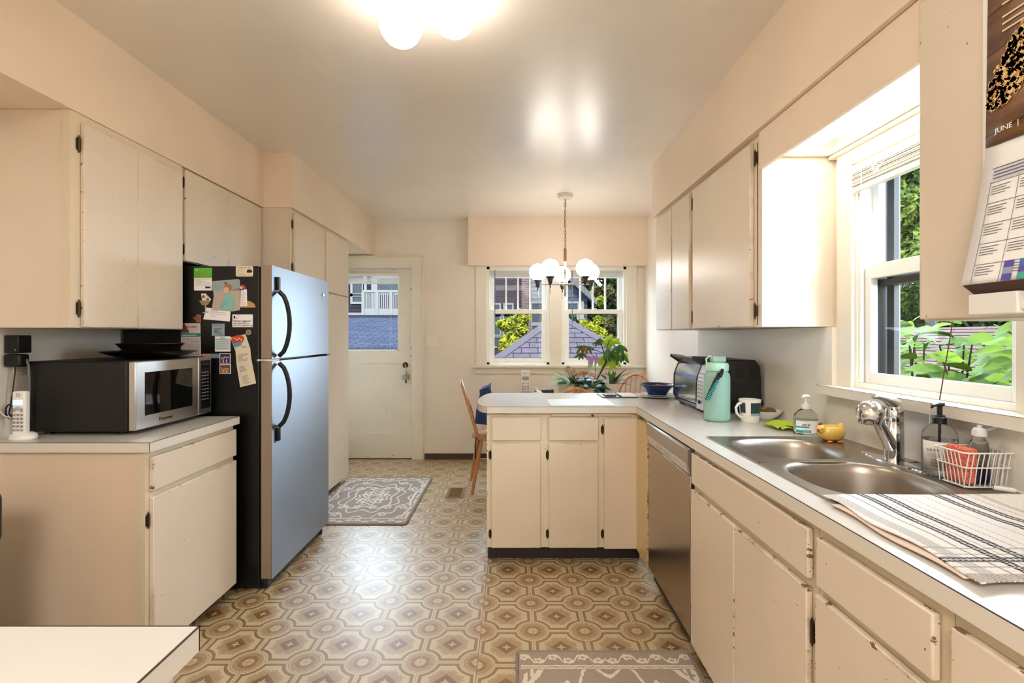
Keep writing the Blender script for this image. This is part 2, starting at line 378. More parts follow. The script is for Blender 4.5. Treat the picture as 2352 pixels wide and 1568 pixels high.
def obj(name, mb, m, parent=None, bevel=0, smooth=False, solid=0, seg=2, sub=0, at=None, angle=.6):
    me = bpy.data.meshes.new(name); b = mb.b
    b.faces.ensure_lookup_table(); bmesh.ops.recalc_face_normals(b, faces=b.faces)
    o_ = Vector(at) if at is not None else origin(parent)
    if o_.length: bmesh.ops.translate(b, verts=b.verts, vec=-o_)
    b.to_mesh(me); b.free()
    o = bpy.data.objects.new(name, me); COL.objects.link(o); me.materials.append(m)
    if at is not None: o.location = Vector(at) - origin(parent)
    if parent is not None: o.parent = parent
    if sub:
        d = o.modifiers.new('sub', 'SUBSURF'); d.levels = d.render_levels = sub
    if solid:
        d = o.modifiers.new('sol', 'SOLIDIFY'); d.thickness = solid; d.offset = 0
    if bevel:
        d = o.modifiers.new('bev', 'BEVEL'); d.width = bevel; d.segments = seg; d.limit_method = 'ANGLE'; d.angle_limit = .6
    if smooth or bevel or sub:
        for p in me.polygons: p.use_smooth = True
        if not sub:
            try: me.set_sharp_from_angle(angle=angle if not bevel else .9)
            except Exception: pass
    return o
def thing(name, label, cat, loc=(0, 0, 0), group=None):
    o = bpy.data.objects.new(name, None); COL.objects.link(o); o.location = loc; o.empty_display_size = .05
    o['label'] = label; o['category'] = cat
    if group: o['group'] = group
    return o
def tag(o, label, cat, group=None, kind=None):
    o['label'] = label; o['category'] = cat
    if group: o['group'] = group
    if kind: o['kind'] = kind
    return o
def struct(name, mb, m, parent=None, label=None, **kw):
    o = obj(name, mb, m, parent, **kw)
    if parent is None: o['kind'] = 'structure'
    if label: o['label'] = label
    return o
def B(*a): return MB().box(*a)
def text(s, size, m, pos, xd, up, parent, name='lettering', align='LEFT', depth=.0003, sx=1.0):
    cu = bpy.data.curves.new('t', 'FONT'); cu.body = s; cu.size = size; cu.extrude = depth; cu.align_x = align; cu.resolution_u = 2
    to = bpy.data.objects.new('t', cu); COL.objects.link(to)
    dg = bpy.context.evaluated_depsgraph_get(); me = bpy.data.meshes.new_from_object(to.evaluated_get(dg))
    bpy.data.objects.remove(to); bpy.data.curves.remove(cu)
    xd = Vector(xd).normalized(); up = Vector(up).normalized(); n = xd.cross(up); o_ = Vector(pos)-origin(parent)
    M = Matrix(((xd.x*sx, up.x, n.x, o_.x), (xd.y*sx, up.y, n.y, o_.y), (xd.z*sx, up.z, n.z, o_.z), (0, 0, 0, 1)))
    me.transform(M); me.materials.clear(); me.materials.append(m)
    o = bpy.data.objects.new(name, me); COL.objects.link(o); o.parent = parent
    return o
def copy_tree(o, parent=None):
    c = o.copy(); COL.objects.link(c); c.parent = parent
    for ch in list(o.children): copy_tree(ch, c)
    return c
def hinge_x(parent, X, Y, z, s=-1, h=.055):
    """small butterfly hinge on a face that looks along x (s = -1 looks to -x)"""
    m = MB(); m.tube([(X+s*.004, Y, z-h*.38), (X+s*.004, Y, z+h*.38)], .0045, 8); m.box(X, X+s*.003, Y-.009, Y+.009, z-h*.3, z+h*.3)
    m.tube([(X+s*.004, Y, z+h*.38), (X+s*.004, Y, z+h*.5)], [.003, .001], 6); m.tube([(X+s*.004, Y, z-h*.38), (X+s*.004, Y, z-h*.5)], [.003, .001], 6)
    return obj('hinge', m, M_hinge, parent)
def hinge_y(parent, X, Y, z, h=.06):
    m = MB(); m.tube([(X, Y-.004, z-h*.38), (X, Y-.004, z+h*.38)], .0045, 8); m.box(X-.009, X+.009, Y-.003, Y, z-h*.3, z+h*.3)
    m.tube([(X, Y-.004, z+h*.38), (X, Y-.004, z+h*.5)], [.003, .001], 6); m.tube([(X, Y-.004, z-h*.38), (X, Y-.004, z-h*.5)], [.003, .001], 6)
    return obj('hinge', m, M_hinge, parent)
# ------------------------------------------------------------------ room shell
XL, XR, XN, YF, YB, ZC = -2.0, 1.33, 1.385, 5.236, -2.4, 2.52
struct('floor', B(XL-.1, 1.6, YB-.1, YF+.14, -.05, 0), M_floor)
struct('ceiling', B(XL-.15, 1.6, YB-.15, YF+.2, ZC, ZC+.1), M_ceil)
struct('wall_left', B(XL-.15, XL, YB-.15, YF+.2, -.05, ZC), M_wall)
# far wall with door and two window openings
DX0, DX1, DZ = -1.90, -1.065, 2.012
WA, WB, WZ0, WZ1 = (-.275, .385), (.515, 1.195), 1.0, 2.03
m = MB(); y0, y1 = YF, YF+.16
m.box(XL, DX0, y0, y1, -.05, ZC); m.box(DX0, DX1, y0, y1, DZ, ZC); m.box(DX1, WA[0], y0, y1, -.05, ZC)
m.box(WA[0], WB[1], y0, y1, -.05, WZ0); m.box(WA[0], WB[1], y0, y1, WZ1, ZC); m.box(WA[1], WB[0], y0, y1, WZ0, WZ1); m.box(WB[1], 1.6, y0, y1, -.05, ZC)
struct('wall_far', m, M_wall)
# right wall with the sink window
KY0, KY1, KZ0, KZ1 = 1.295, 1.922, 1.095, 1.962
m = MB()
m.box(XR, 1.5, YB, KY0, -.05, ZC); m.box(XR, 1.5, KY0, KY1, -.05, KZ0); m.box(XR, 1.5, KY0, KY1, KZ1, ZC); m.box(XR, 1.5, KY1, 3.47, -.05, ZC)
m.box(XN, 1.5, 3.47, YF, -.05, ZC)
struct('wall_right', m, M_wall)
struct('wall_back', B(XL, XR, YB-.15, YB, -.05, ZC), M_wall)
# soffits
struct('trim_1', B(XL, -1.663, YB, 3.309, 2.155, ZC), M_soff)
struct('trim_2', B(XL, -1.469, 3.309, YF, 2.155, ZC), M_soff)
struct('trim_3', B(.995, XR+.05, YB, 3.547, 2.14, ZC), M_soff)
struct('trim_4', B(-.46, XN, 5.105, YF, 2.028, ZC), M_soff)
# thin laminate backsplash with a small lip
m = MB(); m.box(1.29, XR, .2, 3.46, .9, 1.066); m.box(1.29, XR, .2, KY0-.095, 1.066, 1.336); m.box(1.29, XR, 2.007, 3.46, 1.066, 1.336)
struct('trim_5', m, M_splash)
struct('trim_6', B(1.277, 1.2895, .2, 3.46, .9, .908), M_splash, bevel=.003)
struct('baseboard_far', B(-.93, 1.385, YF-.012, YF, 0, .062), M_base, bevel=.004)
# curved base moulding hint at the far corner
struct('trim_7', B(1.12+.13, 1.30, YF-.022, YF, .93, 2.03), M_trim)
# ------------------------------------------------------------------ back door
m = MB(); t0 = YF-.022
m.box(DX1, DX1+.115, t0, YF, 0, DZ+.115); m.box(DX0-.1, DX1, t0, YF, DZ, DZ+.115)
tr = struct('door_frame', m, M_trim, bevel=.003); tr['kind'] = 'structure'; tr.name = 'trim_8'
m = MB(); m.box(DX0-.1, DX1+.128, t0-.012, YF, DZ+.1155, DZ+.128); m.box(DX1+.1155, DX1+.128, t0-.012, YF, 0, DZ+.128)
struct('trim_9', m, M_trim, bevel=.003)
dy = YF+.008      # face of the door
m = MB(); gz0, gz1, gx0, gx1 = 1.14, 1.94, -1.80, -1.205
m.box(DX0+.004, gx0, dy, dy+.04, .008, DZ-.006); m.box(gx1, DX1-.006, dy, dy+.04, .008, DZ-.006)
m.box(gx0, gx1, dy, dy+.04, gz1, DZ-.006); m.box(gx0, gx1, dy, dy+.04, 1.01, gz0)
m.box(gx0, gx1, dy, dy+.04, .008, .27); m.box(gx0, gx1, dy+.014, dy+.03, .27, 1.01)
door = struct('door_1', m, M_door, label='white painted panel door with a glazed upper half')
m = MB(); e = .012
for a in ((gx0, gx0+e, gz0, gz1), (gx1-e, gx1, gz0, gz1), (gx0, gx1, gz0, gz0+e), (gx0, gx1, gz1-e, gz1)): m.box(a[0], a[1], dy+.003, dy+.03, a[2], a[3])
obj('glazing_bead', m, M_vinyl, door); obj('pane', B(gx0, gx1, dy+.02, dy+.024, gz0, gz1), M_pane, door)
obj('door_sill', B(DX0, DX1, YF-.0, YF+.12, 0, .008), M_base, door)
# lock rosette, glass knob, keys
kx = (931-HX)*YF/F_PX; kz = EYE-(838-HY)*YF/F_PX
M_nick = mat('nickel', sc(150, 140, 120), .3, 1)
lk = obj('deadbolt', MB().lathe([(.03, 0), (.03, .008), (.022, .014), (.0001, .014)], (kx, dy, kz), 24, axis='-y'), M_hinge, door, smooth=True, at=(kx, dy, kz))
obj('keyhole_plug', MB().lathe([(.012, .012), (.012, .02), (.0001, .02)], (kx, dy, kz), 16, axis='-y'), M_nick, lk)
k2 = EYE-(866-HY)*YF/F_PX
kn = obj('door_knob', MB().lathe([(.008, .028), (.024, .034), (.029, .045), (.024, .058), (.0001, .060)], (kx, dy, k2), 12, axis='-y'), mat('knob_glass', (.85, .88, .9), .05, 0, .6), door, at=(kx, dy, k2))
obj('rosette', MB().lathe([(.027, 0), (.024, .006), (.012, .010), (.012, .03), (.0001, .03)], (kx, dy, k2), 20, axis='-y'), M_nick, kn, smooth=True)
ks = thing('key_bunch', 'bunch of keys hanging from the deadbolt by a pale ribbon', 'keys', (kx+.012, dy-.03, kz-.02))
m = MB()
for i in range(3):
    a = .25*i-.1; x = kx+.006+.014*i; z = kz-.06-.02*i
    m.prism([(x, dy-.022-.004*i, z), (x+.012, dy-.022-.004*i, z), (x+.012, dy-.022-.004*i, z-.055), (x+.004, dy-.022-.004*i, z-.06)], (0, -.002, 0))
obj('keys', m, mat('nickel', (0, 0, 0)), ks)
obj('ribbon', MB().tube([(kx, dy-.02, kz), (kx+.012, dy-.03, kz-.03), (kx+.02, dy-.03, kz-.07), (kx+.025, dy-.03, kz-.12)], .006, 6), mat('ribbon_cloth', sc(190, 180, 160), .9), ks)
obj('key_fob', B(kx+.005, kx+.02, dy-.036, dy-.03, kz-.19, kz-.13), M_black, ks, bevel=.003)
# blind rolled up at the top of the door glass
bl = thing('door_blind', 'white mini blind pulled right up over the back door glass', 'window blind', (-1.5, dy-.03, 1.93))
obj('headrail', B(-1.85, -1.20, dy-.035, dy-.002, 1.925, 1.955), M_vinyl, bl, bevel=.002)
m = MB()
for i in range(9): m.box(-1.845, -1.205, dy-.03, dy-.006, 1.858+.0068*i, 1.8605+.0068*i)
obj('slat_stack', m, M_vinyl, bl); obj('bottom_rail', B(-1.845, -1.205, dy-.03, dy-.006, 1.845, 1.855), M_vinyl, bl)
cx = (899-HX)*YF/F_PX
obj('cord', MB().tube([(cx, dy-.03, 1.92), (cx, dy-.03, 1.4), (cx-.012, dy-.03, .47)], .0014, 5), M_vinyl, bl)
obj('cord_tassel', MB().lathe([(.003, .03), (.008, 0), (.0001, 0)], (cx-.012, dy-.03, .45), 8), M_vinyl, bl)
# light switch
sx = (992-HX)*YF/F_PX; sz = EYE-(782-HY)*YF/F_PX
sw = thing('light_switch', 'ivory double toggle switch plate beside the back door', 'light switch', (sx, YF, sz))
obj('plate', B(sx-.058, sx+.058, YF-.008, YF, sz-.058, sz+.058), mat('ivory_plastic', sc(240, 232, 214), .3), sw, bevel=.002)
for d in (-.023, .023):
    obj('toggle', B(sx+d-.005, sx+d+.005, YF-.016, YF-.006, sz-.004, sz+.014), mat('ivory_plastic', (0, 0, 0)), sw, bevel=.001)
for dx in (-.023, .023):
    for dz in (-.036, .036): obj('screw', MB().lathe([(.0035, 0), (.0035, .0015), (.0001, .0015)], (sx+dx, YF-.006, sz+dz), 10, axis='-y'), mat('screw_brass', sc(150, 130, 100), .4, .6), sw)
# ------------------------------------------------------------------ far windows
def far_window(n, x0, x1, bars):
    yy = YF-.0
    m = MB(); m.box(x0, x0+.028, yy, yy+.12, WZ0, WZ1); m.box(x1-.028, x1, yy, yy+.12, WZ0, WZ1); m.box(x0, x1, yy, yy+.12, WZ1-.028, WZ1); m.box(x0, x1, yy, yy+.12, WZ0, WZ0+.02)
    w = struct('window_%d' % n, m, M_vinyl)
    a, b = x0+.028, x1-.028; zm = 1.555
    m = MB(); s = yy+.03; st = .05      # lower sash
    m.box(a, a+st, s, s+.03, WZ0+.02, zm+.025); m.box(b-st, b, s, s+.03, WZ0+.02, zm+.025); m.box(a+st, b-st, s, s+.03, WZ0+.02, WZ0+.065); m.box(a+st, b-st, s, s+.03, zm-.022, zm+.025)
    ls = obj('lower_sash', m, M_vinyl, w, bevel=.002)
    obj('pane', B(a+st, b-st, s+.013, s+.017, WZ0+.065, zm-.022), M_pane, ls)
    m = MB(); m.box(a+st-.006, a+st, s+.004, s+.02, WZ0+.06, zm-.02); m.box(b-st, b-st+.006, s+.004, s+.02, WZ0+.06, zm-.02); m.box(a+st, b-st, s-.001, s+.001, zm-.026, zm-.021); m.box(a+st, b-st, s-.001, s+.001, WZ0+.064, WZ0+.068)
    obj('gasket', m, M_seam, ls)
    m = MB(); s = yy+.064; st = .045
    m.box(a, a+st, s, s+.03, zm-.02, WZ1-.028); m.box(b-st, b, s, s+.03, zm-.02, WZ1-.028); m.box(a+st, b-st, s, s+.03, WZ1-.07, WZ1-.028); m.box(a+st, b-st, s, s+.03, zm-.02, zm+.022)
    wd = b-a-2*st
    for k in bars:
        xx = a+st+wd*k; m.box(xx-.009, xx+.009, s+.004, s+.024, zm+.022, WZ1-.07)
    us = obj('upper_sash', m, M_vinyl, w); obj('pane', B(a+st, b-st, s+.013, s+.016, zm+.022, WZ1-.07), M_pane, us)
    obj('sash_lock', MB().box(x0+(x1-x0)*.52-.02, x0+(x1-x0)*.52+.02, yy+.028, yy+.05, zm+.025, zm+.036), M_vinyl, w, bevel=.002)
    return w
far_window(1, *WA, (.25, .5, .75)); far_window(2, *WB, (.25, .5, .75))
m = MB(); t0 = YF-.02
m.box(WA[0]-.115, WA[0], t0, YF, WZ0-.01, 2.06); m.box(WA[1], WB[0], t0, YF, WZ0-.01, 2.06); m.box(WB[1], WB[1]+.10, t0, YF, WZ0-.01, 2.06); m.box(WA[0], WB[1], t0, YF, WZ1, 2.06)
struct('trim_10', m, M_trim, bevel=.003)
m = MB(); m.box(WA[0]-.15, XN, YF-.06, YF, WZ0-.035, WZ0-.005); m.box(WA[0]-.12, XN, YF-.018, YF, WZ0-.10, WZ0-.035)
struct('trim_11', m, M_trim, bevel=.005)
def far_blind(x0, x1, wand, lab):
    y = YF-.012
    b = thing('window_blind', lab, 'window blind', ((x0+x1)/2, y, 1.98))
    obj('headrail', B(x0+.03, x1-.03, y, y+.03, 1.985, 2.005), M_vinyl, b, bevel=.002)
    m = MB()
    for i in range(9): m.box(x0+.035, x1-.035, y+.002, y+.028, 1.925+.0065*i, 1.928+.0065*i)
    obj('slat_stack', m, M_vinyl, b); obj('bottom_rail', B(x0+.035, x1-.035, y+.002, y+.028, 1.908, 1.921), M_vinyl, b, bevel=.002)
    wx = (wand-HX)*YF/F_PX
    obj('wand', MB().tube([(wx, y-.004, 1.99), (wx, y-.004, 1.42)], .0035, 6), mat('smoky_acrylic', sc(120, 120, 122), .2), b)
    obj('cord', MB().tube([(x1-.10, y-.002, 1.93), (x1-.10, y-.002, 1.02)], .0012, 5), M_vinyl, b)
far_blind(*WA, 1137, 'white mini blind raised over the far window nearer the back door')
far_blind(*WB, 1314, 'white mini blind raised over the far window nearer the corner')
# ------------------------------------------------------------------ sink window
m = MB(); m.box(1.31, 1.35, KY1, 2.007, 1.098, KZ1-.0005); m.box(1.31, 1.35, KY0-.085, KY0, 1.098, KZ1-.0005); m.box(1.31, XR, KY0-.085, 2.007, KZ1, 2.05)
struct('trim_12', m, M_trim, bevel=.003)
m = MB(); m.box(1.285, XR, 1.23, 2.04, 2.035, 2.06); m.box(1.295, XR, 1.23, 2.04, 2.02, 2.0345)
m.box(1.03, 1.2845, 2.022, 2.04, 2.035, 2.06); struct('trim_13', m, M_trim, bevel=.003)
m = MB(); m.box(1.24, XR, 1.205, 1.92+.0, 1.066, 1.10); m.box(1.24, XR, 1.92, 2.03, 1.066, 1.10)
ss_ = struct('trim_14', m, M_trim); 
struct('trim_15', MB().box(1.2395, 1.2405, 1.205, 2.03, 1.0995, 1.1008), M_seam)
m = MB(); m.box(1.325, 1.45, KY1-.012, KY1, 1.10, KZ1); m.box(1.325, 1.45, KY0, KY0+.012, 1.10, KZ1); m.box(1.3255, 1.45, KY0+.012, KY1-.012, KZ1-.012, KZ1); m.box(1.3255, 1.45, KY0+.012, KY1-.012, 1.1, 1.12); m.box(1.33, 1.345, KY1-.022, KY1-.0122, 1.1201, KZ1-.0122)
w3 = struct('window_3', m, M_vinyl, bevel=.002)
m = MB(); a, b = KY0+.012, KY1-.012; s = 1.35
m.box(s, s+.028, b-.036, b, 1.12, 1.568); m.box(s, s+.028, a, a+.036, 1.12, 1.568); m.box(s, s+.028, a+.036, b-.036, 1.12, 1.160); m.box(s, s+.028, a+.036, b-.036, 1.516, 1.568)
ls = obj('lower_sash', m, M_vinyl, w3, bevel=.002); obj('pane', B(s+.012, s+.016, a+.036, b-.036, 1.16, 1.516), M_pane, ls)
m = MB(); s = 1.385
m.box(s, s+.028, b-.03, b, 1.52, KZ1-.012); m.box(s, s+.028, a, a+.03, 1.52, KZ1-.012); m.box(s, s+.028, a+.03, b-.03, KZ1-.045, KZ1-.012); m.box(s, s+.028, a+.03, b-.03, 1.52, 1.56)
us = obj('upper_sash', m, M_vinyl, w3, bevel=.002); obj('pane', B(s+.012, s+.016, a+.03, b-.03, 1.56, KZ1-.045), M_pane, us)
M_bronze = mat('dark_bronze_frame', sc(46, 36, 30), .5)
m = MB(); s = 1.425
for (ya, yb, za, zb) in ((b-.055, b-.02, 1.12, KZ1-.02), (a+.02, a+.045, 1.12, KZ1-.02), (a+.02, b-.02, 1.12, 1.15), (a+.02, b-.02, KZ1-.05, KZ1-.02), (a+.02, b-.02, 1.495, 1.535)): m.box(s, s+.02, ya, yb, za, zb)
m.tube([(s-.006, b-.11, 1.50), (s-.012, b-.11, 1.472), (s-.012, b-.14, 1.472), (s-.006, b-.14, 1.50)], .003, 6)
obj('storm_frame', m, M_bronze, w3)
m = MB(); m.box(1.379, 1.45, KY1-.016, KY1-.0125, 1.121, 1.519); m.box(1.414, 1.45, KY1-.016, KY1-.0125, 1.519, KZ1-.013); m.box(1.379, 1.424, KY0+.013, KY0+.016, 1.121, 1.519); m.box(1.39, 1.45, KY0+.017, KY1-.017, 1.490, 1.512); obj('storm_lining', m, M_bronze, w3)
bl = thing('window_blind', 'cream mini blind bunched up at the top of the window over the sink', 'window blind', (1.34, 1.6, 1.93))
obj('headrail', MB().box(1.305, 1.345, KY0+.01, KY1-.008, 1.925, 1.955), M_trim, bl, bevel=.006)
m = MB(); rnd = random.Random(3)
for i in range(11):
    o_ = rnd.uniform(-.003, .003); z = 1.872+.0052*i
    m.box(1.300+o_, 1.330+o_, KY0+.012, KY1-.012, z, z+.0022)
obj('slat_stack', m, M_trim, bl); obj('bottom_rail', B(1.303, 1.327, KY0+.012, KY1-.012, 1.846, 1.868), M_trim, bl, bevel=.003)
obj('cord', MB().tube([(1.297, KY1-.075, 1.93), (1.296, KY1-.075, 1.6), (1.297, KY1-.072, 1.36)], .0018, 5), M_vinyl, bl)
m = MB()
for j in range(5):
    yc = KY1-.16+.006*j; m.tube([(1.298, yc+.02*math.sin(k*1.3+j), 1.885+.006*k) for k in range(8)], .0011, 4)
obj('ladder_cord', m, M_vinyl, bl)
obj('wand', MB().tube([(1.297, 1.44, 1.86), (1.285, 1.452, 1.33), (1.262, 1.468, 1.11)], .0016, 5), mat('brown_cord', sc(96, 66, 50), .7), bl)
obj('pull_cord', MB().tube([(1.262, 1.468, 1.11), (1.236, 1.47, 1.09), (1.236, 1.475, .96), (1.245, 1.49, .93)], .0014, 5), M_vinyl, bl)
# ------------------------------------------------------------------ upper cabinets, sink side
def slab(name, m, parent, X0, X1, Y0, Y1, Z0, Z1, bev=.003): return obj(name, B(X0, X1, Y0, Y1, Z0, Z1), m, parent, bevel=bev)
uc = thing('wall_cabinet', 'cream wall cabinet with three flat doors hung above the toaster oven', 'cabinet', (1.17, 2.8, 1.338))
m = MB(); m.box(1.027, XR, 2.045, 3.50, 1.338, 2.14)
obj('cabinet_body', m, M_cab, uc)
for (a, b) in ((3.165, 3.495), (2.845, 3.145), (2.112, 2.785)):
    d = slab('cabinet_door', M_cx, uc, 1.008, 1.026, a, b, 1.34, 2.118)
for yy in (2.083, 2.812):
    for z in (1.405, 2.045): hinge_x(uc, 1.020, yy, z, h=.075)
    obj('shadow_gap', B(1.0262, 1.0268, yy-.003, yy+.003, 1.345, 2.11), M_seam, uc)
vc = thing('valance', 'cream valance board bridging the cabinets above the sink window', 'valance', (1.03, 1.64, 1.985))
obj('valance_board', B(1.012, 1.030, 1.23, 2.043, 1.985, 2.139), M_soff, vc, bevel=.002)
nc = thing('wall_cabinet', 'cream wall cabinet with the month calendar hanging on its door', 'cabinet', (1.17, .5, 1.336))
obj('cabinet_body', B(1.016, XR, -.6, 1.225, 1.336, 2.139), M_cab, nc)
slab('cabinet_door', M_cx, nc, 1.0, 1.015, .62, 1.222, 1.34, 2.12); slab('cabinet_door', M_cx, nc, 1.0, 1.015, 0.0, .61, 1.34, 2.12)
# fluorescent fitting above the sink
fl = thing('fluorescent_light', 'white fluorescent ceiling fitting behind the valance over the sink window', 'light fixture', (1.16, 1.64, 2.12))
obj('fitting_body', B(1.05, 1.27, 1.26, 2.01, 2.10, 2.139), M_vinyl, fl)
obj('diffuser', B(1.055, 1.265, 1.265, 2.005, 2.075, 2.0995), mat('lit_diffuser', (1, .97, .9), .5, emit=(1, .98, .93), es=4.6), fl)
# ------------------------------------------------------------------ upper cabinets, fridge side
lc = thing('wall_cabinet', 'cream wall cabinet with two flat doors above the microwave', 'cabinet', (-1.83, 2.2, 1.33))
obj('cabinet_body', B(XL, -1.678, 1.873, 2.50, 1.331, 2.154), M_cab, lc)
obj('end_panel_stile', B(-1.7, -1.675, 1.869, 1.873, 1.331, 2.154), M_frame, lc)
obj('face_frame', B(-1.678, -1.668, 1.870, 2.50, 1.331, 2.154), M_frame, lc)
slab('cabinet_door', M_cx, lc, -1.667, -1.652, 1.912, 2.188, 1.333, 2.12); slab('cabinet_door', M_cx, lc, -1.667, -1.652, 2.190, 2.485, 1.333, 2.12)
for z in (1.405, 2.035): hinge_x(lc, -1.667, 1.902, z, 1, .07)
fc = thing('wall_cabinet', 'cream two-door wall cabinet set over the refrigerator', 'cabinet', (-1.83, 2.9, 1.68))
obj('cabinet_body', B(XL, -1.682, 2.512, 3.307, 1.68, 2.154), M_cab, fc)
slab('cabinet_door', M_cx, fc, -1.681, -1.666, 2.527, 2.905, 1.682, 2.148); slab('cabinet_door', M_cx, fc, -1.681, -1.666, 2.908, 3.29, 1.682, 2.148)
for z in (1.74, 2.08): hinge_x(fc, -1.676, 2.520, z, 1, .06)
obj('shadow_gap', B(-1.683, -1.6815, 2.506, 2.512, 1.5, 2.15), M_seam, fc)
pc = thing('pantry_cabinet', 'tall cream pantry cupboard beyond the refrigerator', 'cabinet', (-1.74, 3.87, 0))
obj('cabinet_body', B(XL, -1.500, 3.311, 4.45, .06, 2.154), M_cab, pc)
obj('face_frame', B(-1.500, -1.488, 3.311, 4.45, .06, 2.154), M_frame, pc)
obj('toe_kick', B(XL, -1.545, 3.33, 4.42, 0, .06), M_toe, pc)
slab('cabinet_door', M_cx, pc, -1.487, -1.470, 3.352, 3.882, 1.73, 2.125); slab('cabinet_door', M_cx, pc, -1.487, -1.470, 3.91, 4.44, 1.648, 2.125)
slab('cabinet_door', M_cx, pc, -1.487, -1.470, 3.352, 3.882, .07, 1.70); slab('cabinet_door', M_cx, pc, -1.487, -1.470, 3.91, 4.44, .062, 1.640)
for z in (1.76, 2.05): hinge_x(pc, -1.486, 3.340, z, 1, .075)
# ------------------------------------------------------------------ base cabinet under the microwave
bc = thing('base_cabinet', 'cream base cabinet with one drawer and one door under the microwave', 'cabinet', (-1.7, 2.17, 0))
obj('cabinet_body', B(XL, -1.402, 1.882, 2.462, .07, .862), paint('end_panel_paint', sc(232, 210, 184), .45), bc)
obj('face_frame', B(-1.402, -1.389, 1.874, 2.464, .07, .862), M_frame, bc)
obj('end_panel_stile', B(-1.43, -1.402, 1.877, 1.882, .07, .862), M_frame, bc)
obj('toe_kick', B(XL, -1.45, 1.90, 2.455, 0, .07), M_toe, bc)
slab('drawer', M_cxx, bc, -1.388, -1.370, 1.893, 2.462, .708, .838); d = slab('cabinet_door', M_cx, bc, -1.388, -1.370, 1.893, 2.462, .075, .684)
for z in (.60, .14): hinge_x(bc, -1.388, 1.884, z, 1, .065)
ct = thing('countertop', 'cream laminate worktop carrying the microwave', 'countertop', (-1.68, 2.15, .865))
obj('worktop', B(XL, -1.362, 1.860, 2.47, .863, .9), M_top, ct)
m = MB(); m.box(XL, -1.360, 1.858, 1.860, .863, .8985); m.box(-1.362, -1.360, 1.858, 2.47, .863, .8985); obj('edge_band', m, M_band, ct)
m = MB(); m.box(XL, -1.3595, 1.8575, 1.860, .8985, .9001); m.box(-1.362, -1.3595, 1.8575, 2.47, .8985, .9001); m.box(-1.3608, -1.3594, 1.8574, 1.859, .863, .9); obj('seam', m, M_seam, ct)
# near peninsula
pn = thing('peninsula_cabinet', 'low cream peninsula cabinet whose corner pokes into the bottom of the view', 'cabinet', (-1.2, .35, 0))
obj('cabinet_body', B(XL+.002, -.462, -.2, .66, .08, .865), M_cy, pn); obj('corner_stile', B(-.49, -.455, .655, .664, .08, .865), M_frame, pn)
obj('toe_kick', B(XL+.002, -.52, -.15, .6, 0, .08), M_toe, pn)
pt = thing('countertop', 'white laminate worktop on the near peninsula', 'countertop', (-1.2, .35, .865))
obj('worktop', B(XL+.002, -.434, -.25, .683, .866, .9), M_top, pt)
m = MB(); m.box(XL, -.432, .683, .685, .866, .8985); m.box(-.434, -.432, -.25, .685, .866, .8985); obj('edge_band', m, M_band, pt)
m = MB(); m.box(XL, -.4315, .683, .6855, .8985, .9001); m.box(-.434, -.4315, -.25, .6855, .8985, .9001); obj('seam', m, M_seam, pt)
tb = thing('waste_bin', 'black plastic bin standing against the end of the microwave cabinet', 'bin', (-1.82, 1.6, 0))
obj('bin_body', B(-1.99, -1.672, 1.35, 1.62, 0, .62), M_black, tb, bevel=.02); obj('lid', B(-1.995, -1.660, 1.34, 1.63, .62, .80), M_black, tb, bevel=.03, seg=4)
# ------------------------------------------------------------------ refrigerator
FY0, FY1, FX = 2.525, 3.298, -1.225
fr = thing('refrigerator', 'tall top-freezer refrigerator with steel doors and black sides', 'refrigerator', (-1.6, 2.91, 0))
obj('cabinet_body', B(-1.985, -1.290, FY0, FY1, .02, 1.655), M_fblack, fr, bevel=.006)
obj('kick_grille', B(-1.33, -1.262, FY0+.015, FY1-.01, .005, .058), M_black, fr, bevel=.01)
obj('gasket', B(-1.291, -1.283, FY0+.008, FY1-.008, .065, 1.65), M_black, fr)
def fdoor(nm, z0, z1):
    d = obj(nm, B(-1.282, FX-.0015, FY0-.002, FY1, z0, z1), M_steelg, fr, bevel=.004)
    obj('door_skin', B(FX-.0014, FX, FY0-.002, FY1, z0+.001, z1-.001), M_steel, d)
    return d
fdoor('freezer_door', 1.182, 1.660); fdoor('fridge_door', .063, 1.170)
obj('hinge_plate', B(-1.30, -1.215, FY0-.004, FY0+.06, 1.171, 1.181), M_chrome, fr); obj('hinge_plate', B(-1.30, -1.215, FY1-.05, FY1, 1.171, 1.181), M_hinge, fr)
def fhandle(z0, z1, flip):
    y = FY0+.055; m = MB()
    zs = [z0+(z1-z0)*k/14 for k in range(15)]
    pts = []
    for k, z in enumerate(zs):
        t_ = k/14; pts.append((FX+.010+.055*math.sin(PI*min(max((t_-.0)/1.0, 0), 1))**.55, y, z))
    m.tube(pts, .0115, 10)
    h = obj('door_handle', m, M_black, fr, smooth=True)
    if flip > 0: obj('handle_mount', MB().box(FX, FX+.014, y-.012, y+.012, z1-.004, z1+.075), M_black, h, bevel=.004); obj('trim_ring', B(FX, FX+.016, y-.0135, y+.0135, z1+.0, z1+.004), M_chrome, h)
    else: obj('handle_mount', MB().box(FX, FX+.014, y-.012, y+.012, z0-.075, z0+.004), M_black, h, bevel=.004); obj('trim_ring', B(FX, FX+.016, y-.0135, y+.0135, z0-.004, z0), M_chrome, h)
fhandle(1.195, 1.53, 1); fhandle(.83, 1.158, -1)
by = FY1-.09; bz = EYE+(771-677)*3.2/F_PX
obj('badge', MB().lathe([(.022, 0), (.022, .002), (.0001, .002)], (FX, by, bz), 24, axis='x', sy=.55), mat('badge_grey', sc(210, 215, 215), .3, .5), fr)
obj('badge_ring', MB().tube([(FX+.002, by+.023*math.cos(a*PI/12), bz+.012*math.sin(a*PI/12)) for a in range(24)], .0015, 5, closed=True), M_ink, fr)
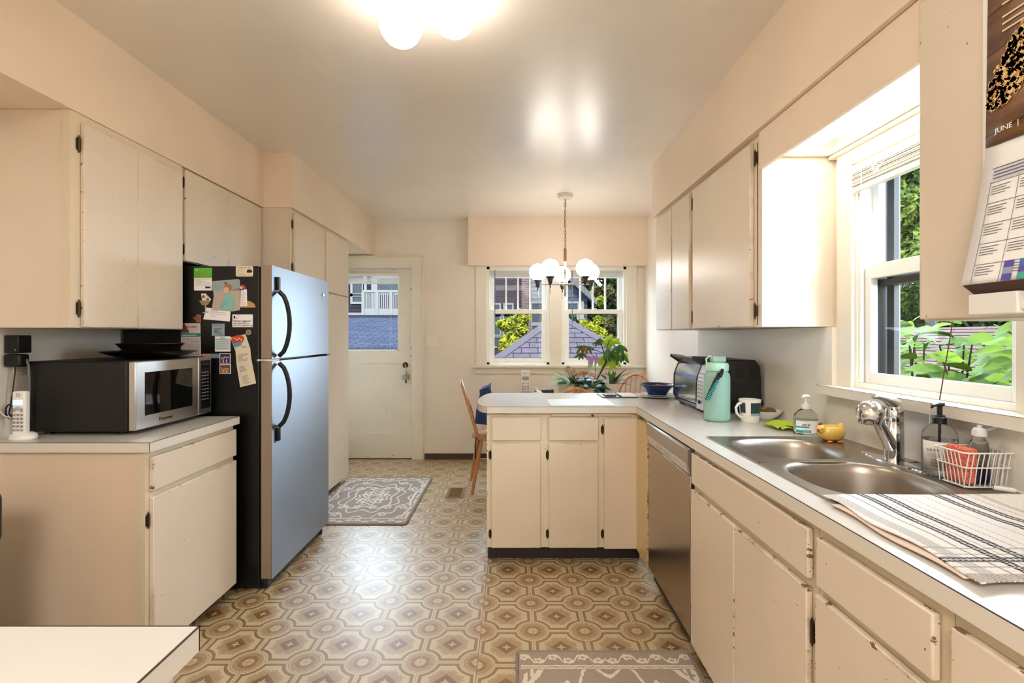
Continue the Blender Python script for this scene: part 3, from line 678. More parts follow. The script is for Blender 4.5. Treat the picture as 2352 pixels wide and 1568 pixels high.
obj('roller_foot', MB().lathe([(.018, 0), (.018, .03), (.0001, .03)], (-1.27, FY1-.04, 0), 12), M_black, fr)
obj('front_foot', MB().lathe([(.02, 0), (.02, .03), (.0001, .03)], (-1.30, FY0+.05, 0), 12), M_black, fr)
# ---- papers and magnets on the black side (plane y = FY0)
def FP(px, py, k=0): return ((px-HX)*FY0/F_PX, FY0-.0012-.0011*k, EYE-(py-HY)*FY0/F_PX)
def rect(x0, y0, x1, y1): return [(x0, y0), (x1, y0), (x1, y1), (x0, y1)]
def card(name, label, cat, pts, m, k=0, th=.0008, group=None):
    c = thing(name, label, cat, FP(sum(p[0] for p in pts)/len(pts), sum(p[1] for p in pts)/len(pts), k), group)
    obj('sheet', MB().prism([FP(x, y, k) for x, y in pts], (0, th, 0)), m, c); return c
def patch(nm, c, pts, m, k=1): return obj(nm, MB().prism([FP(x, y, k) for x, y in pts], (0, .0006, 0)), m, c)
def lines(c, x0, y0, x1, y1, n, m=M_grayink, k=1.3, seed=1, th=.5, cols=1, nm='printed_lines'):
    r = random.Random(seed); b = MB(); w = (x1-x0)/cols
    for q in range(cols):
        for i in range(n):
            y = y0+(y1-y0)*(i+.5)/n; xa = x0+w*q+w*.05; x = xa
            while x < x0+w*(q+1)-w*.1:
                l = r.uniform(.08, .3)*w; xe = min(x+l, x0+w*(q+1)-w*.08)
                b.prism([FP(x, y-th/2, k), FP(xe, y-th/2, k), FP(xe, y+th/2, k), FP(x, y+th/2, k)], (0, .0003, 0)); x = xe+w*.04
                if r.random() < .15: break
    return obj(nm, b, m, c)
def blob(nm, c, cx, cy, rx, ry, m, k=1, n=14, rot=0, a0=0, a1=2*PI):
    pts = []
    for i in range(n):
        a = a0+(a1-a0)*i/(n-1 if a1-a0 < 6 else n); x, y = rx*math.cos(a), ry*math.sin(a)
        pts.append((cx+x*math.cos(rot)-y*math.sin(rot), cy+x*math.sin(rot)+y*math.cos(rot)))
    return patch(nm, c, pts, m, k)
R_ = lambda r, g, b, ro=.5: mat('ink_%d_%d_%d' % (r, g, b), sc(r, g, b), ro)
XD, UP = (1, 0, 0), (0, 0, 1)
c = card('flyer', 'white card with a green top half at the upper corner of the refrigerator side', 'flyer', rect(446, 615, 487, 667), M_paper)
patch('green_panel', c, rect(446, 615, 487, 638), R_(96, 182, 60)); lines(c, 449, 618, 484, 622, 1, R_(235, 245, 220), th=1.6, seed=4); lines(c, 449, 624, 484, 636, 4, R_(180, 110, 70), th=.7, seed=5)
lines(c, 449, 640, 484, 656, 6, seed=6, cols=2); patch('logo_block', c, rect(472, 658, 484, 662), M_ink, 1.3)
c = card('sticker', 'cream rounded sticker with a small car drawing near the freezer door', 'sticker', [(544, 611), (579, 611), (581.5, 613), (581.5, 632), (579, 635), (544, 635), (542, 632), (542, 613)], R_(232, 222, 200))
lines(c, 545, 613, 578, 617, 1, M_grayink, th=1.2); lines(c, 545, 618, 566, 630, 4, R_(190, 120, 90), seed=9); lines(c, 545, 630, 579, 633.5, 1, M_grayink, th=.7); patch('car_print', c, [(567, 624), (569, 619), (577, 619), (580, 624), (578, 626), (568, 626)], M_ink, 1.3)
c = card('handwritten_note', 'white handwritten note tucked below the child photo', 'note', [(474, 706), (530, 712), (528, 738), (467, 733)], M_paper, 0)
lines(c, 482, 712, 522, 728, 4, M_grayink, th=.6, seed=12)
c = card('phone_magnet', 'white emergency list magnet with a red telephone top', 'magnet', [(553, 664), (567, 664), (568, 702), (552, 703)], M_paper, 0)
blob('telephone_print', c, 557, 660, 8, 6, R_(200, 60, 50)); blob('dial_print', c, 555, 661, 3, 3, R_(230, 230, 230), 2); patch('blue_print', c, rect(551, 663, 560, 666), R_(40, 60, 120), 2); lines(c, 553, 667, 566, 700, 9, R_(190, 110, 90), th=.7, seed=3)
c = thing('bread_magnet', 'tan half-loaf shaped magnet beside the red telephone magnet', 'magnet', FP(570, 700, 0))
blob('loaf', c, 567, 706, 20, 15.5, R_(196, 152, 100), -.5, 14, 0, PI, 2*PI)
c = card('child_photo', 'beach photo print of a small child in a teal hooded top', 'photo', [(488, 646), (520, 643), (549, 641), (552, 645), (552, 712), (535, 715), (487, 711), (492, 680)], R_(186, 176, 164), 2)
patch('sky_print', c, [(488.5, 646), (520, 643.5), (549, 641.5), (551.5, 645), (551.5, 666), (489, 668)], R_(150, 168, 178), 3); patch('dune_print', c, [(534, 665), (551.5, 661), (551.5, 667), (534, 667)], R_(140, 128, 116), 3.3)
patch('clothing_print', c, [(516, 676), (524, 673), (531, 676), (538, 690), (537, 713.5), (513, 712), (515, 702), (508, 704), (508, 701), (516, 692)], R_(132, 196, 186), 3.5)
blob('hair_print', c, 525, 660.5, 9.5, 9, R_(170, 118, 80), 3.8); blob('face_print', c, 521, 666.5, 6.5, 7.5, R_(224, 184, 160), 4.1); blob('hair_bow_print', c, 520, 650, 4, 2.2, R_(40, 140, 90), 4.4); patch('arm_print', c, [(520, 690), (526, 694), (516, 703), (507, 705), (506, 702)], R_(120, 184, 174), 4.1)
c = thing('cocktail_magnet', 'martini glass shaped magnet holding two playing cards', 'magnet', FP(472, 695))
patch('playing_card', c, [(462, 674), (474, 674), (476, 690), (465, 692)], M_paper, 0); patch('playing_card', c, [(474, 676), (486, 687), (479, 697), (468, 690)], R_(228, 222, 206), 1)
blob('playing_print', c, 468, 681, 3, 4, R_(150, 70, 60), 1.4); blob('playing_print', c, 478, 687, 3, 3, R_(120, 110, 90), 2.2)
patch('glass_bowl', c, [(458, 690), (485, 690), (478, 700), (465, 701)], R_(150, 140, 110), 2); patch('glass_stem', c, [(471, 700), (474, 700), (474.5, 716), (471.5, 716)], R_(180, 176, 168), 1); patch('glass_foot', c, [(466, 717), (480, 715), (480, 718), (466, 719)], R_(180, 176, 168), 2)
c = thing('bird_magnet', 'small brown bird shaped magnet left of the handwritten note', 'magnet', FP(455, 731))
patch('perch', c, rect(451, 722, 462, 740), R_(150, 96, 66), 0); blob('bird_body', c, 453, 731, 7, 5.5, R_(130, 90, 66), 1); patch('beak', c, [(443, 729.5), (448, 728.5), (448, 732)], R_(180, 160, 130), 1)
c = card('contact_card', 'white business card reading Home Support on the refrigerator side', 'card', rect(534, 722, 581, 751), M_paper)
text('Home Support', .0148, M_ink, FP(536.5, 739, 1.4), XD, UP, c); text('Office: (604) 637-1214', .0085, M_ink, FP(536.5, 743.8, 1.4), XD, UP, c); text('After Hours: (604) 805-2344', .0085, M_ink, FP(536.5, 748.3, 1.4), XD, UP, c)
blob('logo', c, 539, 728.5, 2.2, 3.6, M_ink, 1.4); blob('logo', c, 540, 730, 1.1, 2, R_(200, 60, 50), 2); lines(c, 543, 724, 552, 733, 3, M_grayink, th=.9)
c = card('event_calendar', 'tall pink and teal calendar card headed SHARI beside the black bowls', 'calendar', [(416, 742), (460.5, 742), (462, 818), (416, 818)], R_(206, 190, 186))
patch('teal_strip', c, rect(416, 765, 461, 773), R_(40, 128, 122)); patch('portrait_print', c, [(416, 744), (424, 743), (430, 752), (436, 764), (416, 764)], R_(110, 66, 50))
text('SHARI', .0185, R_(30, 110, 100), FP(430, 753, 1.4), XD, UP, c); text('SHABBAT & HOLIDAYS', .0075, M_paper, FP(418, 771, 2.4), XD, UP, c); lines(c, 433, 755, 459, 763, 3, R_(210, 160, 160), th=1); lines(c, 418, 776, 460, 815, 16, M_grayink, th=.7, cols=4, seed=8)
c = card('blue_card', 'small blue-grey exercise card above the green timetable', 'card', rect(487, 743, 516, 771), R_(150, 168, 180))
lines(c, 489, 745, 514, 749, 2, M_ink, th=.8); lines(c, 492, 753, 512, 766, 4, M_ink, th=1.2, seed=21); lines(c, 502, 767, 514, 769, 1, M_ink, th=1)
c = card('timetable_card', 'white timetable card with green rows below the blue-grey card', 'card', rect(494, 772, 529.5, 807), M_paper)
b = MB()
for i in range(6):
    y = 778+4.4*i; b.prism([FP(x, yy, 1) for x, yy in rect(495.5, y, 528, y+1.6)], (0, .0004, 0))
obj('green_rows', b, R_(70, 160, 140), c); lines(c, 496, 780, 528, 803, 5, M_grayink, th=.6, cols=5, seed=2); text('March', .0095, M_ink, FP(507, 777, 1.4), XD, UP, c)
for i, (pts, lab) in enumerate(((rect(505, 811, 530, 835), 'people at a party, topmost print under the green timetable'), (rect(505, 836, 531, 858), 'group portrait print just under the party print'))):
    c = card('photo_print', 'small photo of '+lab, 'photo', pts, M_paper, 1, group=None); x0, y0 = pts[0]; x1, y1 = pts[2]
    patch('picture', c, rect(x0+1.5, y0+1.5, x1-1.5, y1-1), R_(60, 52, 84) if i == 0 else R_(120, 76, 58), 2)
    r = random.Random(i); 
    for q in range(6): blob('figure_print', c, x0+5+q*3, y0+(10 if i == 0 else 11)+r.uniform(-2, 2), 1.6, 2.2, R_(214, 160, 130), 2.4, 8); 
    for q in range(5): patch('clothes_print', c, rect(x0+4+q*3.6, y0+14, x0+6.6+q*3.6, y1-2), R_(200, 190, 190) if q % 2 else (R_(50, 70, 160) if i == 0 else R_(190, 150, 110)), 2.8)
c = card('photo_strip', 'narrow strip of pictures mostly hidden behind the microwave top', 'photo', rect(463, 812, 505, 822), R_(190, 150, 120), 0); patch('picture', c, rect(486, 813, 504, 820), R_(90, 150, 180), 1)
c = thing('coin_magnet', 'round silver coin-like magnet under the Home Support card', 'magnet', FP(571, 763)); blob('disc', c, 571, 763, 6.2, 6.2, mat('coin', sc(170, 166, 150), .35, .8), 0, 20); blob('crest', c, 571, 763, 3, 3.5, mat('coin_dark', sc(130, 124, 100), .4, .8), 1, 10)
c = card('shopping_receipt', 'long tilted shopping receipt held by a bright magnet', 'receipt', [(529, 775), (564, 767), (575, 800), (577, 822), (588.5, 880), (552, 889), (544, 840), (541, 806)], R_(226, 216, 194), 0)
def rl(y0, y1, n, xo, w, seed): 
    b = MB(); r = random.Random(seed)
    for i in range(n):
        y = y0+(y1-y0)*i/n; x = 530+(y-775)*.20+xo; x2 = x+r.uniform(.4, 1)*w
        b.prism([FP(x, y, 1), FP(x2, y-(x2-x)*.21, 1), FP(x2, y-(x2-x)*.21+.7, 1), FP(x, y+.7, 1)], (0, .0004, 0))
    obj('printed_lines', b, M_grayink, c)
rl(796, 800, 2, 22, 12, 1); rl(815, 833, 6, 8, 24, 2); rl(842, 856, 5, 6, 20, 3); rl(864, 884, 6, 8, 27, 4)
c = thing('fruit_magnet', 'red and blue fruit basket magnet pinning the receipt', 'magnet', FP(547, 783, 2))
patch('fruit_heap', c, [(532, 780), (536, 773), (548, 769), (559, 771), (562, 778), (558, 785), (535, 788)], R_(206, 70, 44), 2); patch('basket', c, [(535, 788), (558, 784), (554, 793), (541, 797)], R_(96, 150, 180), 3)
for q in range(4): blob('highlight_print', c, 540+q*5, 777+q % 2*3, 2.2, 1.5, R_(240, 220, 200), 3, 8, .5)
# ------------------------------------------------------------------ microwave
MY0, MY1, MX, MZ = 1.985, 2.492, -1.512, 1.198
mw = thing('microwave_oven', 'black microwave with a silver front on the end worktop', 'microwave', (-1.73, 2.24, .9))
obj('casing', B(-1.945, MX-.032, MY0, MY1, .915, MZ), mat('microwave_black', sc(13, 12, 12), .5, bump=.2, bscale=350), mw, bevel=.008, seg=3)
for x in (-1.90, -1.60):
    for y in (MY0+.05, MY1-.06): obj('foot', MB().lathe([(.016, 0), (.014, .016), (.0001, .016)], (x, y, .9), 10), M_black, mw)
yS = 2.385       # split between door and panel
fd = obj('door_surround', B(MX-.030, MX, MY0+.004, yS, .918, MZ-.002), M_steely, mw, bevel=.004)
obj('door_window', B(MX, MX+.0015, MY0+.055, yS-.045, .972, MZ-.048), M_dkglass, fd, bevel=.0005)
pp = obj('control_panel', B(MX-.030, MX, yS+.002, MY1-.002, .918, MZ-.002), M_steely, mw, bevel=.004)
obj('keypad', B(MX, MX+.001, yS+.018, MY1-.012, .945, MZ-.018), M_black, pp)
m = MB(); 
for i in range(9):
    for j in range(3):
        y = yS+.026+.02*j; z = 1.120-.0165*i; m.box(MX+.001, MX+.0014, y, y+.013, z, z+.004)
obj('key_legends', m, mat('legend_grey', sc(150, 150, 150), .5), pp); obj('display', B(MX+.001, MX+.0014, yS+.024, MY1-.02, 1.14, 1.165), M_dkglass, pp)
obj('open_button', B(MX+.001, MX+.003, yS+.022, MY1-.016, .952, .972), M_black, pp, bevel=.001)
text('Panasonic', .022, M_ink, (MX+.0006, MY0+.135, .938), (0, 1, 0), UP, fd, 'lettering')
# bowls on the microwave
M_bowl = mat('dark_brown_glaze', sc(28, 20, 17), .25)
pl = obj('platter', MB().lathe([(.06, 0), (.10, .004), (.14, .014), (.18, .030), (.184, .033), (.178, .034), (.138, .019), (.10, .009), (.0001, .008)], (-1.645, 2.25, MZ+.0005), 40), M_bowl, smooth=True)
tag(pl, 'wide dark brown platter lying on top of the microwave', 'platter')
bo = obj('bowl', MB().lathe([(.062, 0), (.072, .002), (.105, .032), (.128, .056), (.132, .058), (.126, .059), (.10, .035), (.068, .008), (.0001, .006)], (-1.645, 2.255, MZ+.0095), 40), M_bowl, smooth=True)
tag(bo, 'dark brown flared bowl stacked on the platter above the microwave', 'bowl')
# outlet, adapters, cordless phone
ou = thing('wall_outlet', 'ivory wall outlet behind the plugged-in adapters', 'outlet', (XL, 2.02, 1.20))
obj('plate', B(XL, XL+.005, 1.985, 2.06, 1.145, 1.26), mat('ivory_plastic', (0, 0, 0)), ou, bevel=.002)
ad = thing('power_adapter', 'square black adapter plugged in at the top of the outlet', 'power adapter', (XL, 1.98, 1.25))
obj('adapter_case', B(XL+.005, XL+.062, 1.945, 2.0, 1.232, 1.302), M_black, ad, bevel=.003)
obj('rating_mark', MB().lathe([(.004, 0), (.004, .001), (.0001, .001)], (XL+.05, 1.944, 1.245), 10, axis='y'), M_grayink, ad)
ad = thing('power_adapter', 'rounded black adapter with a thin cable hanging down', 'power adapter', (XL, 1.98, 1.20))
obj('adapter_case', B(XL+.005, XL+.070, 1.94, 1.985, 1.178, 1.228), M_black, ad, bevel=.008, seg=3)
obj('cable', MB().tube([(XL+.03, 1.965, 1.185), (XL+.028, 1.965, 1.15), (XL+.026, 1.96, 1.09), (XL+.022, 1.955, 1.03), (XL+.02, 1.95, .995), (XL+.05, 1.945, .96), (XL+.075, 1.93, .925), (XL+.09, 1.92, .912)], .0022, 6), M_black, ad)
m = MB()
for j in range(5): m.tube([(XL+.024+.015*math.cos(a*PI/6)+.003*j, 1.948-.003*j, 1.005+.026*math.sin(a*PI/6)) for a in range(12)], .0028, 5, closed=True)
obj('cable_coil', m, M_black, ad); obj('twist_tie', MB().tube([(XL+.008, 1.925, 1.01), (XL+.024, 1.928, .99), (XL+.045, 1.926, .985), (XL+.05, 1.93, .982)], .002, 5), M_white, ad)
pg = thing('power_plug', 'grey moulded plug whose cord runs behind the microwave', 'plug', (XL+.07, 2.0, 1.21))
obj('plug_body', MB().tube([(XL+.008, 2.02, 1.213), (XL+.035, 1.99, 1.213), (XL+.056, 1.975, 1.213)], [.014, .014, .009], 10), mat('grey_plastic', sc(110, 108, 106), .5), pg, smooth=True)
obj('cord', MB().tube([(XL+.056, 1.975, 1.213), (XL+.068, 1.972, 1.206), (XL+.078, 1.970, 1.18), (XL+.081, 1.970, 1.12), (XL+.079, 1.970, .98), (XL+.072, 1.972, .92)], .0045, 8), mat('grey_plastic', (0, 0, 0)), pg, smooth=True)
def phone(loc, lab, s=1.0, lit=False):
    t_ = thing('cordless_phone', lab, 'telephone', loc); x, y, z = loc
    obj('charging_base', MB().lathe([(.042*s, 0), (.046*s, .006), (.044*s, .02), (.03*s, .028), (.0001, .028)], (x, y, z), 24, 1, .8), M_white, t_, smooth=True)
    h = obj('handset', B(x-.025*s, x+.025*s, y-.022, y+.004, z+.018, z+.188*s), M_white, t_, bevel=.008, seg=4)
    if lit: em = mat('phone_display_lit', sc(170, 200, 210), .3, emit=sc(170, 205, 220), es=.9)
    else: em = mat('phone_display', sc(150, 160, 150), .3)
    obj('display', B(x-.018*s, x+.018*s, y-.0235, y-.0222, z+.135*s, z+.155*s), em, h)
    obj('speaker_ring', MB().tube([(x+.006*math.cos(a*PI/8), y-.0225, z+.174*s+.006*math.sin(a*PI/8)) for a in range(16)], .0008, 5, closed=True), M_grayink, h)
    m = MB(); m2 = MB(); m2.lathe([(.008, 0), (.008, .0012), (.0001, .0012)], (x, y-.0235, z+.121*s), 14, axis='y')
    lab_ = ['1', '2', '3', '4', '5', '6', '7', '8', '9', '*', '0', '#']
    for r in range(6):
        for q in range(3):
            zz = z+(.112-.0145*r)*s; xx = x+(q-1)*.0145*s
            if r == 0: 
                if q != 1: m.box(xx-.005*s, xx+.005*s, y-.0228, y-.0221, zz-.003, zz+.011)
                continue
            m.box(xx-.0058*s, xx+.0058*s, y-.0228, y-.0221, zz-.0042*s, zz+.0048*s)
            if lit and r <= 4: text(lab_[(r-1)*3+q], .0085, M_ink, (xx-.0022, y-.0232, zz-.0028), XD, UP, h, 'digit', depth=.0001)
    obj('buttons', m, mat('button_grey', sc(170, 168, 164), .5), h); obj('joystick', m2, mat('button_silver', sc(200, 200, 200), .3, .6), h)
    return t_
phone((-1.888, 1.915, .9005), 'white cordless phone with a lit display between outlet and microwave', 1.0, True)
# ------------------------------------------------------------------ L-shaped sink counter
CX = .697; IY0, IY1 = 2.80, 3.48; DR0, DR1 = 1.12, 1.945
ctr = thing('countertop', 'long L-shaped white laminate worktop with the sink set into it', 'countertop', (.9, 2.6, .865))
bow = [(-.15, IY1), (-.178, 3.42), (-.200, 3.32), (-.214, 3.2), (-.218, 3.08), (-.212, 2.97), (-.195, 2.88), (-.172, 2.825), (-.147, IY0)]
m = MB(); out = bow+[(CX, IY0), (CX, DR1), (1.289, DR1), (1.289, IY1)]
m.prism([(x, y, .864) for x, y in out], (0, 0, .036)); m.box(CX, .772, DR0, DR1, .864, .9); m.box(1.262, 1.289, DR0, DR1, .864, .9); m.box(CX, 1.289, -.6, DR0, .864, .9)
obj('worktop', m, M_top, ctr)
m = MB()
for (a, b) in zip(bow, bow[1:]): 
    m.prism([(a[0], a[1], .864), (b[0], b[1], .864), (b[0], b[1], .8984), (a[0], a[1], .8984)], (-.0018, -.0003, 0))
m.box(-.147, CX-.0018, IY0-.0018, IY0, .864, .8984); m.box(CX-.0018, CX, -.6, IY0, .864, .8984); obj('edge_band', m, M_band, ctr)
m = MB()
for (a, b) in zip(bow, bow[1:]): m.prism([(a[0], a[1], .8984), (b[0], b[1], .8984), (b[0], b[1], .9001), (a[0], a[1], .9001)], (-.0021, -.0004, 0))
m.box(-.147, CX-.0021, IY0-.0021, IY0, .8984, .9001); m.box(CX-.0021, CX, -.6, IY0, .8984, .9001); m.box(-.1476, -.1462, IY0-.0022, IY0, .864, .9); obj('seam', m, M_seam, ctr)
# island base cabinet
def IX(px): return (px-HX)*2.835/F_PX
ic = thing('base_cabinet', 'cream island base cabinet with two drawers facing the room', 'cabinet', (.27, 3.1, 0))
obj('cabinet_body', B(-.146, .705, 2.848, 3.40, .092, .862), M_cab, ic)
obj('face_frame', B(-.149, .705, 2.838, 2.848, .092, .862), paint('face_frame_island', sc(228, 218, 194), .4, 'y', .6), ic)
obj('toe_kick', B(-.146, .74, 2.905, 3.36, 0, .092), M_toe, ic)
D0, D1 = 2.822, 2.837
dr = [slab('drawer', M_cy, ic, IX(1130), IX(1242), D0, D1, .704, .838), slab('drawer', M_cy, ic, IX(1260), IX(1374), D0, D1, .704, .836)]
for a, b in ((1129, 1241), (1260.5, 1373)): slab('cabinet_door', M_cy, ic, IX(a), IX(b), D0, D1, .094, .688)
slab('cabinet_door', M_cy, ic, IX(1387), IX(1461.5), D0, D1, .088, .833)
bb = slab('breadboard', M_cab, ic, IX(1267), IX(1450), D0+.003, D1, .842, .860); obj('knob', MB().lathe([(.0035, 0), (.0035, .008), (.007, .012), (.007, .016), (.0001, .019)], (IX(1359.5), D0+.003, .849), 12, axis='-y'), M_hinge, bb, smooth=True)
for px, zz in ((1126, (.17, .62)), (1257.5, (.17, .62)), (1384, (.17, .765))):
    for z in zz: hinge_y(ic, IX(px), D1+.001, z)
# corner folding door leaf next to the dishwasher
cc = thing('corner_cabinet_door', 'narrow yellowed cupboard door in the corner beside the dishwasher', 'cabinet door', (.71, 2.7, .09))
obj('door_leaf', B(.7035, .7155, 2.597, 2.818, .085, .838), paint('yellowed_paint', sc(226, 200, 146), .35, 'x', 1.6), cc, bevel=.002)
obj('filler_stile', B(.70, .74, 2.820, 2.836, .09, .862), M_frame, cc)
# sink run base cabinets
sb = thing('base_cabinet', 'cream sink base cabinet with a wide false drawer and two doors', 'cabinet', (1.0, 1.55, 0))
obj('cabinet_body', B(.728, .739, 1.165, 1.955, .09, .862), M_cab, sb); obj('side_panel', B(.739, 1.28, 1.94, 1.955, .09, .862), M_cab, sb); obj('side_panel', B(.739, 1.28, 1.166, 1.178, .09, .862), M_cab, sb)
obj('face_frame', B(.717, .728, 1.160, 1.957, .09, .862), M_frame, sb); obj('toe_kick', B(.775, .79, 1.16, 1.955, 0, .09), M_toe, sb)
slab('false_drawer_front', M_cxx, sb, .700, .716, 1.180, 1.950, .722, .842, .004)
slab('cabinet_door', M_cxx, sb, .700, .716, 1.574, 1.955, .088, .698); slab('cabinet_door', M_cxx, sb, .700, .716, 1.185, 1.570, .088, .698)
for z in (.60, .2): hinge_x(sb, .712, 1.174, z, -1, .07)
s2 = thing('base_cabinet', 'cream drawer-and-door base cabinet next after the sink cabinet', 'cabinet', (1.0, .98, 0))
obj('cabinet_body', B(.728, 1.28, .81, 1.158, .09, .862), M_cab, s2); obj('face_frame', B(.717, .728, .805, 1.158, .09, .862), M_frame, s2); obj('toe_kick', B(.775, .79, .81, 1.158, 0, .09), M_toe, s2)
slab('drawer', M_cxx, s2, .700, .716, .828, 1.148, .722, .836, .004); slab('cabinet_door', M_cxx, s2, .700, .716, .828, 1.152, .088, .702)
s3 = thing('base_cabinet', 'cream worn-edged drawer cabinet at the near end of the sink run', 'cabinet', (1.0, .5, 0))
obj('cabinet_body', B(.728, 1.28, -.5, .803, .09, .862), M_cab, s3); obj('face_frame', B(.717, .728, -.5, .803, .09, .862), M_frame, s3); obj('toe_kick', B(.775, .79, -.5, .803, 0, .09), M_toe, s3)
slab('drawer', M_cxx, s3, .700, .716, .45, .796, .722, .836, .004); slab('cabinet_door', M_cxx, s3, .700, .716, .45, .798, .088, .702)
# dishwasher
dw = thing('dishwasher', 'stainless steel dishwasher between corner door and sink cabinet', 'dishwasher', (1.0, 2.27, 0))
obj('casing', B(.735, 1.28, 1.966, 2.585, .03, .858), M_black, dw)
dd = obj('door_panel', B(.705, .734, 1.975, 2.580, .10, .740), mat('dishwasher_steel', sc(176, 164, 152), .24, 1, aniso='z'), dw, bevel=.003)
m = MB(); m.prism([(.694, 1.975, .79), (.694, 1.975, .846), (.702, 1.975, .854), (.734, 1.975, .854), (.734, 1.975, .742), (.706, 1.975, .742)], (0, .605, 0))
cp = obj('control_fascia', m, mat('fascia_silver', sc(176, 168, 160), .35, .8), dw, bevel=.002)
m = MB(); m.prism([(.7045, 1.995, .746), (.6940, 1.995, .786), (.6948, 1.995, .787), (.7053, 1.995, .746)], (0, .57, 0)); obj('control_strip', m, mat('strip_silver', sc(214, 216, 220), .3, .5), dw)
m = MB()
for i in range(10):
    y = 2.42-.026*i
    for z, w in ((.775, .010), (.767, .013), (.757, .009)):
        if (i*7+int(z*1000)) % 5: xx = .6938+(.786-z)*.2625; m.box(xx-.0008, xx-.0002, y-w/2, y+w/2, z, z+.0022)
obj('legend', m, M_grayink, dw); obj('toe_kick', B(.76, .775, 1.975, 2.58, 0, .10), M_black, dw)
# ------------------------------------------------------------------ sink
sk = thing('kitchen_sink', 'double bowl stainless steel sink set into the white worktop', 'sink', (1.0, 1.53, .9))
def sup(cx, cy, a, b, z, n=48, e=2.8, pinch=0):
    o = []
    for k in range(n):
        th = 2*PI*k/n; c_, s_ = math.cos(th), math.sin(th)
        x = abs(c_)**(2/e)*(1 if c_ >= 0 else -1); y = abs(s_)**(2/e)*(1 if s_ >= 0 else -1)
        o.append(Vector((cx+a*x, cy+b*y, z)))
    return o
def rectloop(x0, x1, y0, y1, z, ref, cx, cy):
    o = []
    for p in ref:
        d = p-Vector((cx, cy, p.z)); tx = ((x1-cx)/d.x if d.x > 1e-9 else (x0-cx)/d.x if d.x < -1e-9 else 1e9); ty = ((y1-cy)/d.y if d.y > 1e-9 else (y0-cy)/d.y if d.y < -1e-9 else 1e9)
        k = min(tx, ty); o.append(Vector((cx+d.x*k, cy+d.y*k, z)))
    return o
def loops(mb, L, cap=True):
    V = [[mb.b.verts.new(p) for p in l] for l in L]; n = len(L[0])
    for A, Bq in zip(V, V[1:]):
        for k in range(n): mb.b.faces.new((A[k], A[(k+1) % n], Bq[(k+1) % n], Bq[k]))
    if cap: mb.b.faces.new(V[-1])
def basin(y0, y1, oy0, oy1):
    mb = MB(); cx, cy = .970, (oy0+oy1)/2; a, b = .172, (oy1-oy0)/2; zt = .9045
    op = sup(cx, cy, a, b, zt)
    L = [rectloop(.764, 1.272, y0, y1, zt, op, cx, cy), sup(cx, cy, a+.006, b+.006, zt+.0008), op]
    for (k, dz) in ((-.004, -.003), (-.009, -.010), (-.014, -.03), (-.022, -.12), (-.030, -.150), (-.05, -.166), (-.09, -.172)): L.append(sup(cx, cy, a+k, b+k, zt+dz))
    loops(mb, L); return mb
n1 = basin(1.552, 1.951, 1.592, 1.915); n2 = basin(1.112, 1.552, 1.205, 1.560)
obj('bowl', n1, M_sink, sk, smooth=True, angle=1.0).name = 'far_bowl'; obj('near_bowl', n2, M_sink, sk, smooth=True, angle=1.0)
m = MB(); m.box(.763, 1.273, 1.950, 1.953, .9, .905); m.box(.763, .766, 1.11, 1.953, .9, .905); m.box(1.270, 1.273, 1.11, 1.953, .9, .905); m.box(.763, 1.273, 1.11, 1.113, .9, .905); obj('rim', m, M_sink, sk)
for y in (1.75, 1.39): obj('drain', MB().lathe([(.045, 0), (.043, .003), (.03, .001), (.0001, .001)], (.97, y, .7335), 24), M_chrome, sk, smooth=True)
# faucet
fx, fy = 1.197, 1.56
fa = thing('kitchen_faucet', 'chrome single-lever faucet with pull-out spray head', 'faucet', (fx, fy, .905))
obj('deck_plate', MB().lathe([(.125, 0), (.125, .003), (.118, .006), (.0001, .007)], (fx-.012, fy, .905), 40, .24, 1), M_chrome, fa, smooth=True)
obj('body', MB().lathe([(.027, 0), (.027, .055), (.0255, .0555), (.0255, .057), (.027, .0575), (.026, .12), (.025, .122), (.025, .123), (.026, .125), (.026, .150), (.022, .172), (.013, .186), (.0001, .19)], (fx, fy, .910), 32), M_chrome, fa, smooth=True)
sp = [(fx-.005, fy-.003, .945), (fx-.035, fy-.016, .985), (fx-.066, fy-.030, 1.026), (fx-.092, fy-.041, 1.062)]
st_ = obj('spout', MB().tube(sp, [.019, .018, .0165, .0165], 20), M_chrome, fa, smooth=True)
hd = Vector((fx-.112, fy-.050, 1.070))
obj('spray_head', MB().lathe([(.0001, -.036), (.028, -.036), (.031, -.033), (.0345, -.015), (.0345, .003), (.030, .020), (.018, .031), (.0001, .034)], hd, 28), M_chrome, fa, smooth=True)
obj('spray_face', MB().lathe([(.025, -.0375), (.025, -.036), (.0001, -.036)], hd, 24), M_black, fa)
obj('lever', MB().tube([(fx, fy-.002, 1.085), (fx-.02, fy-.010, 1.099), (fx-.05, fy-.024, 1.108), (fx-.082, fy-.038, 1.115), (fx-.095, fy-.043, 1.113)], [.021, .017, .010, .008, .006], 16), M_chrome, fa, smooth=True)
obj('hot_cold_mark', MB().ball((fx-.019, fy-.017, 1.072), .003, 8), M_black, fa)
# ------------------------------------------------------------------ things round the sink
def glassm(n, c, r=.03, ior=1.18): return mat(n, c, r, 0, 1.0, ior)
M_clear = glassm('clear_plastic', (.93, .96, .95))
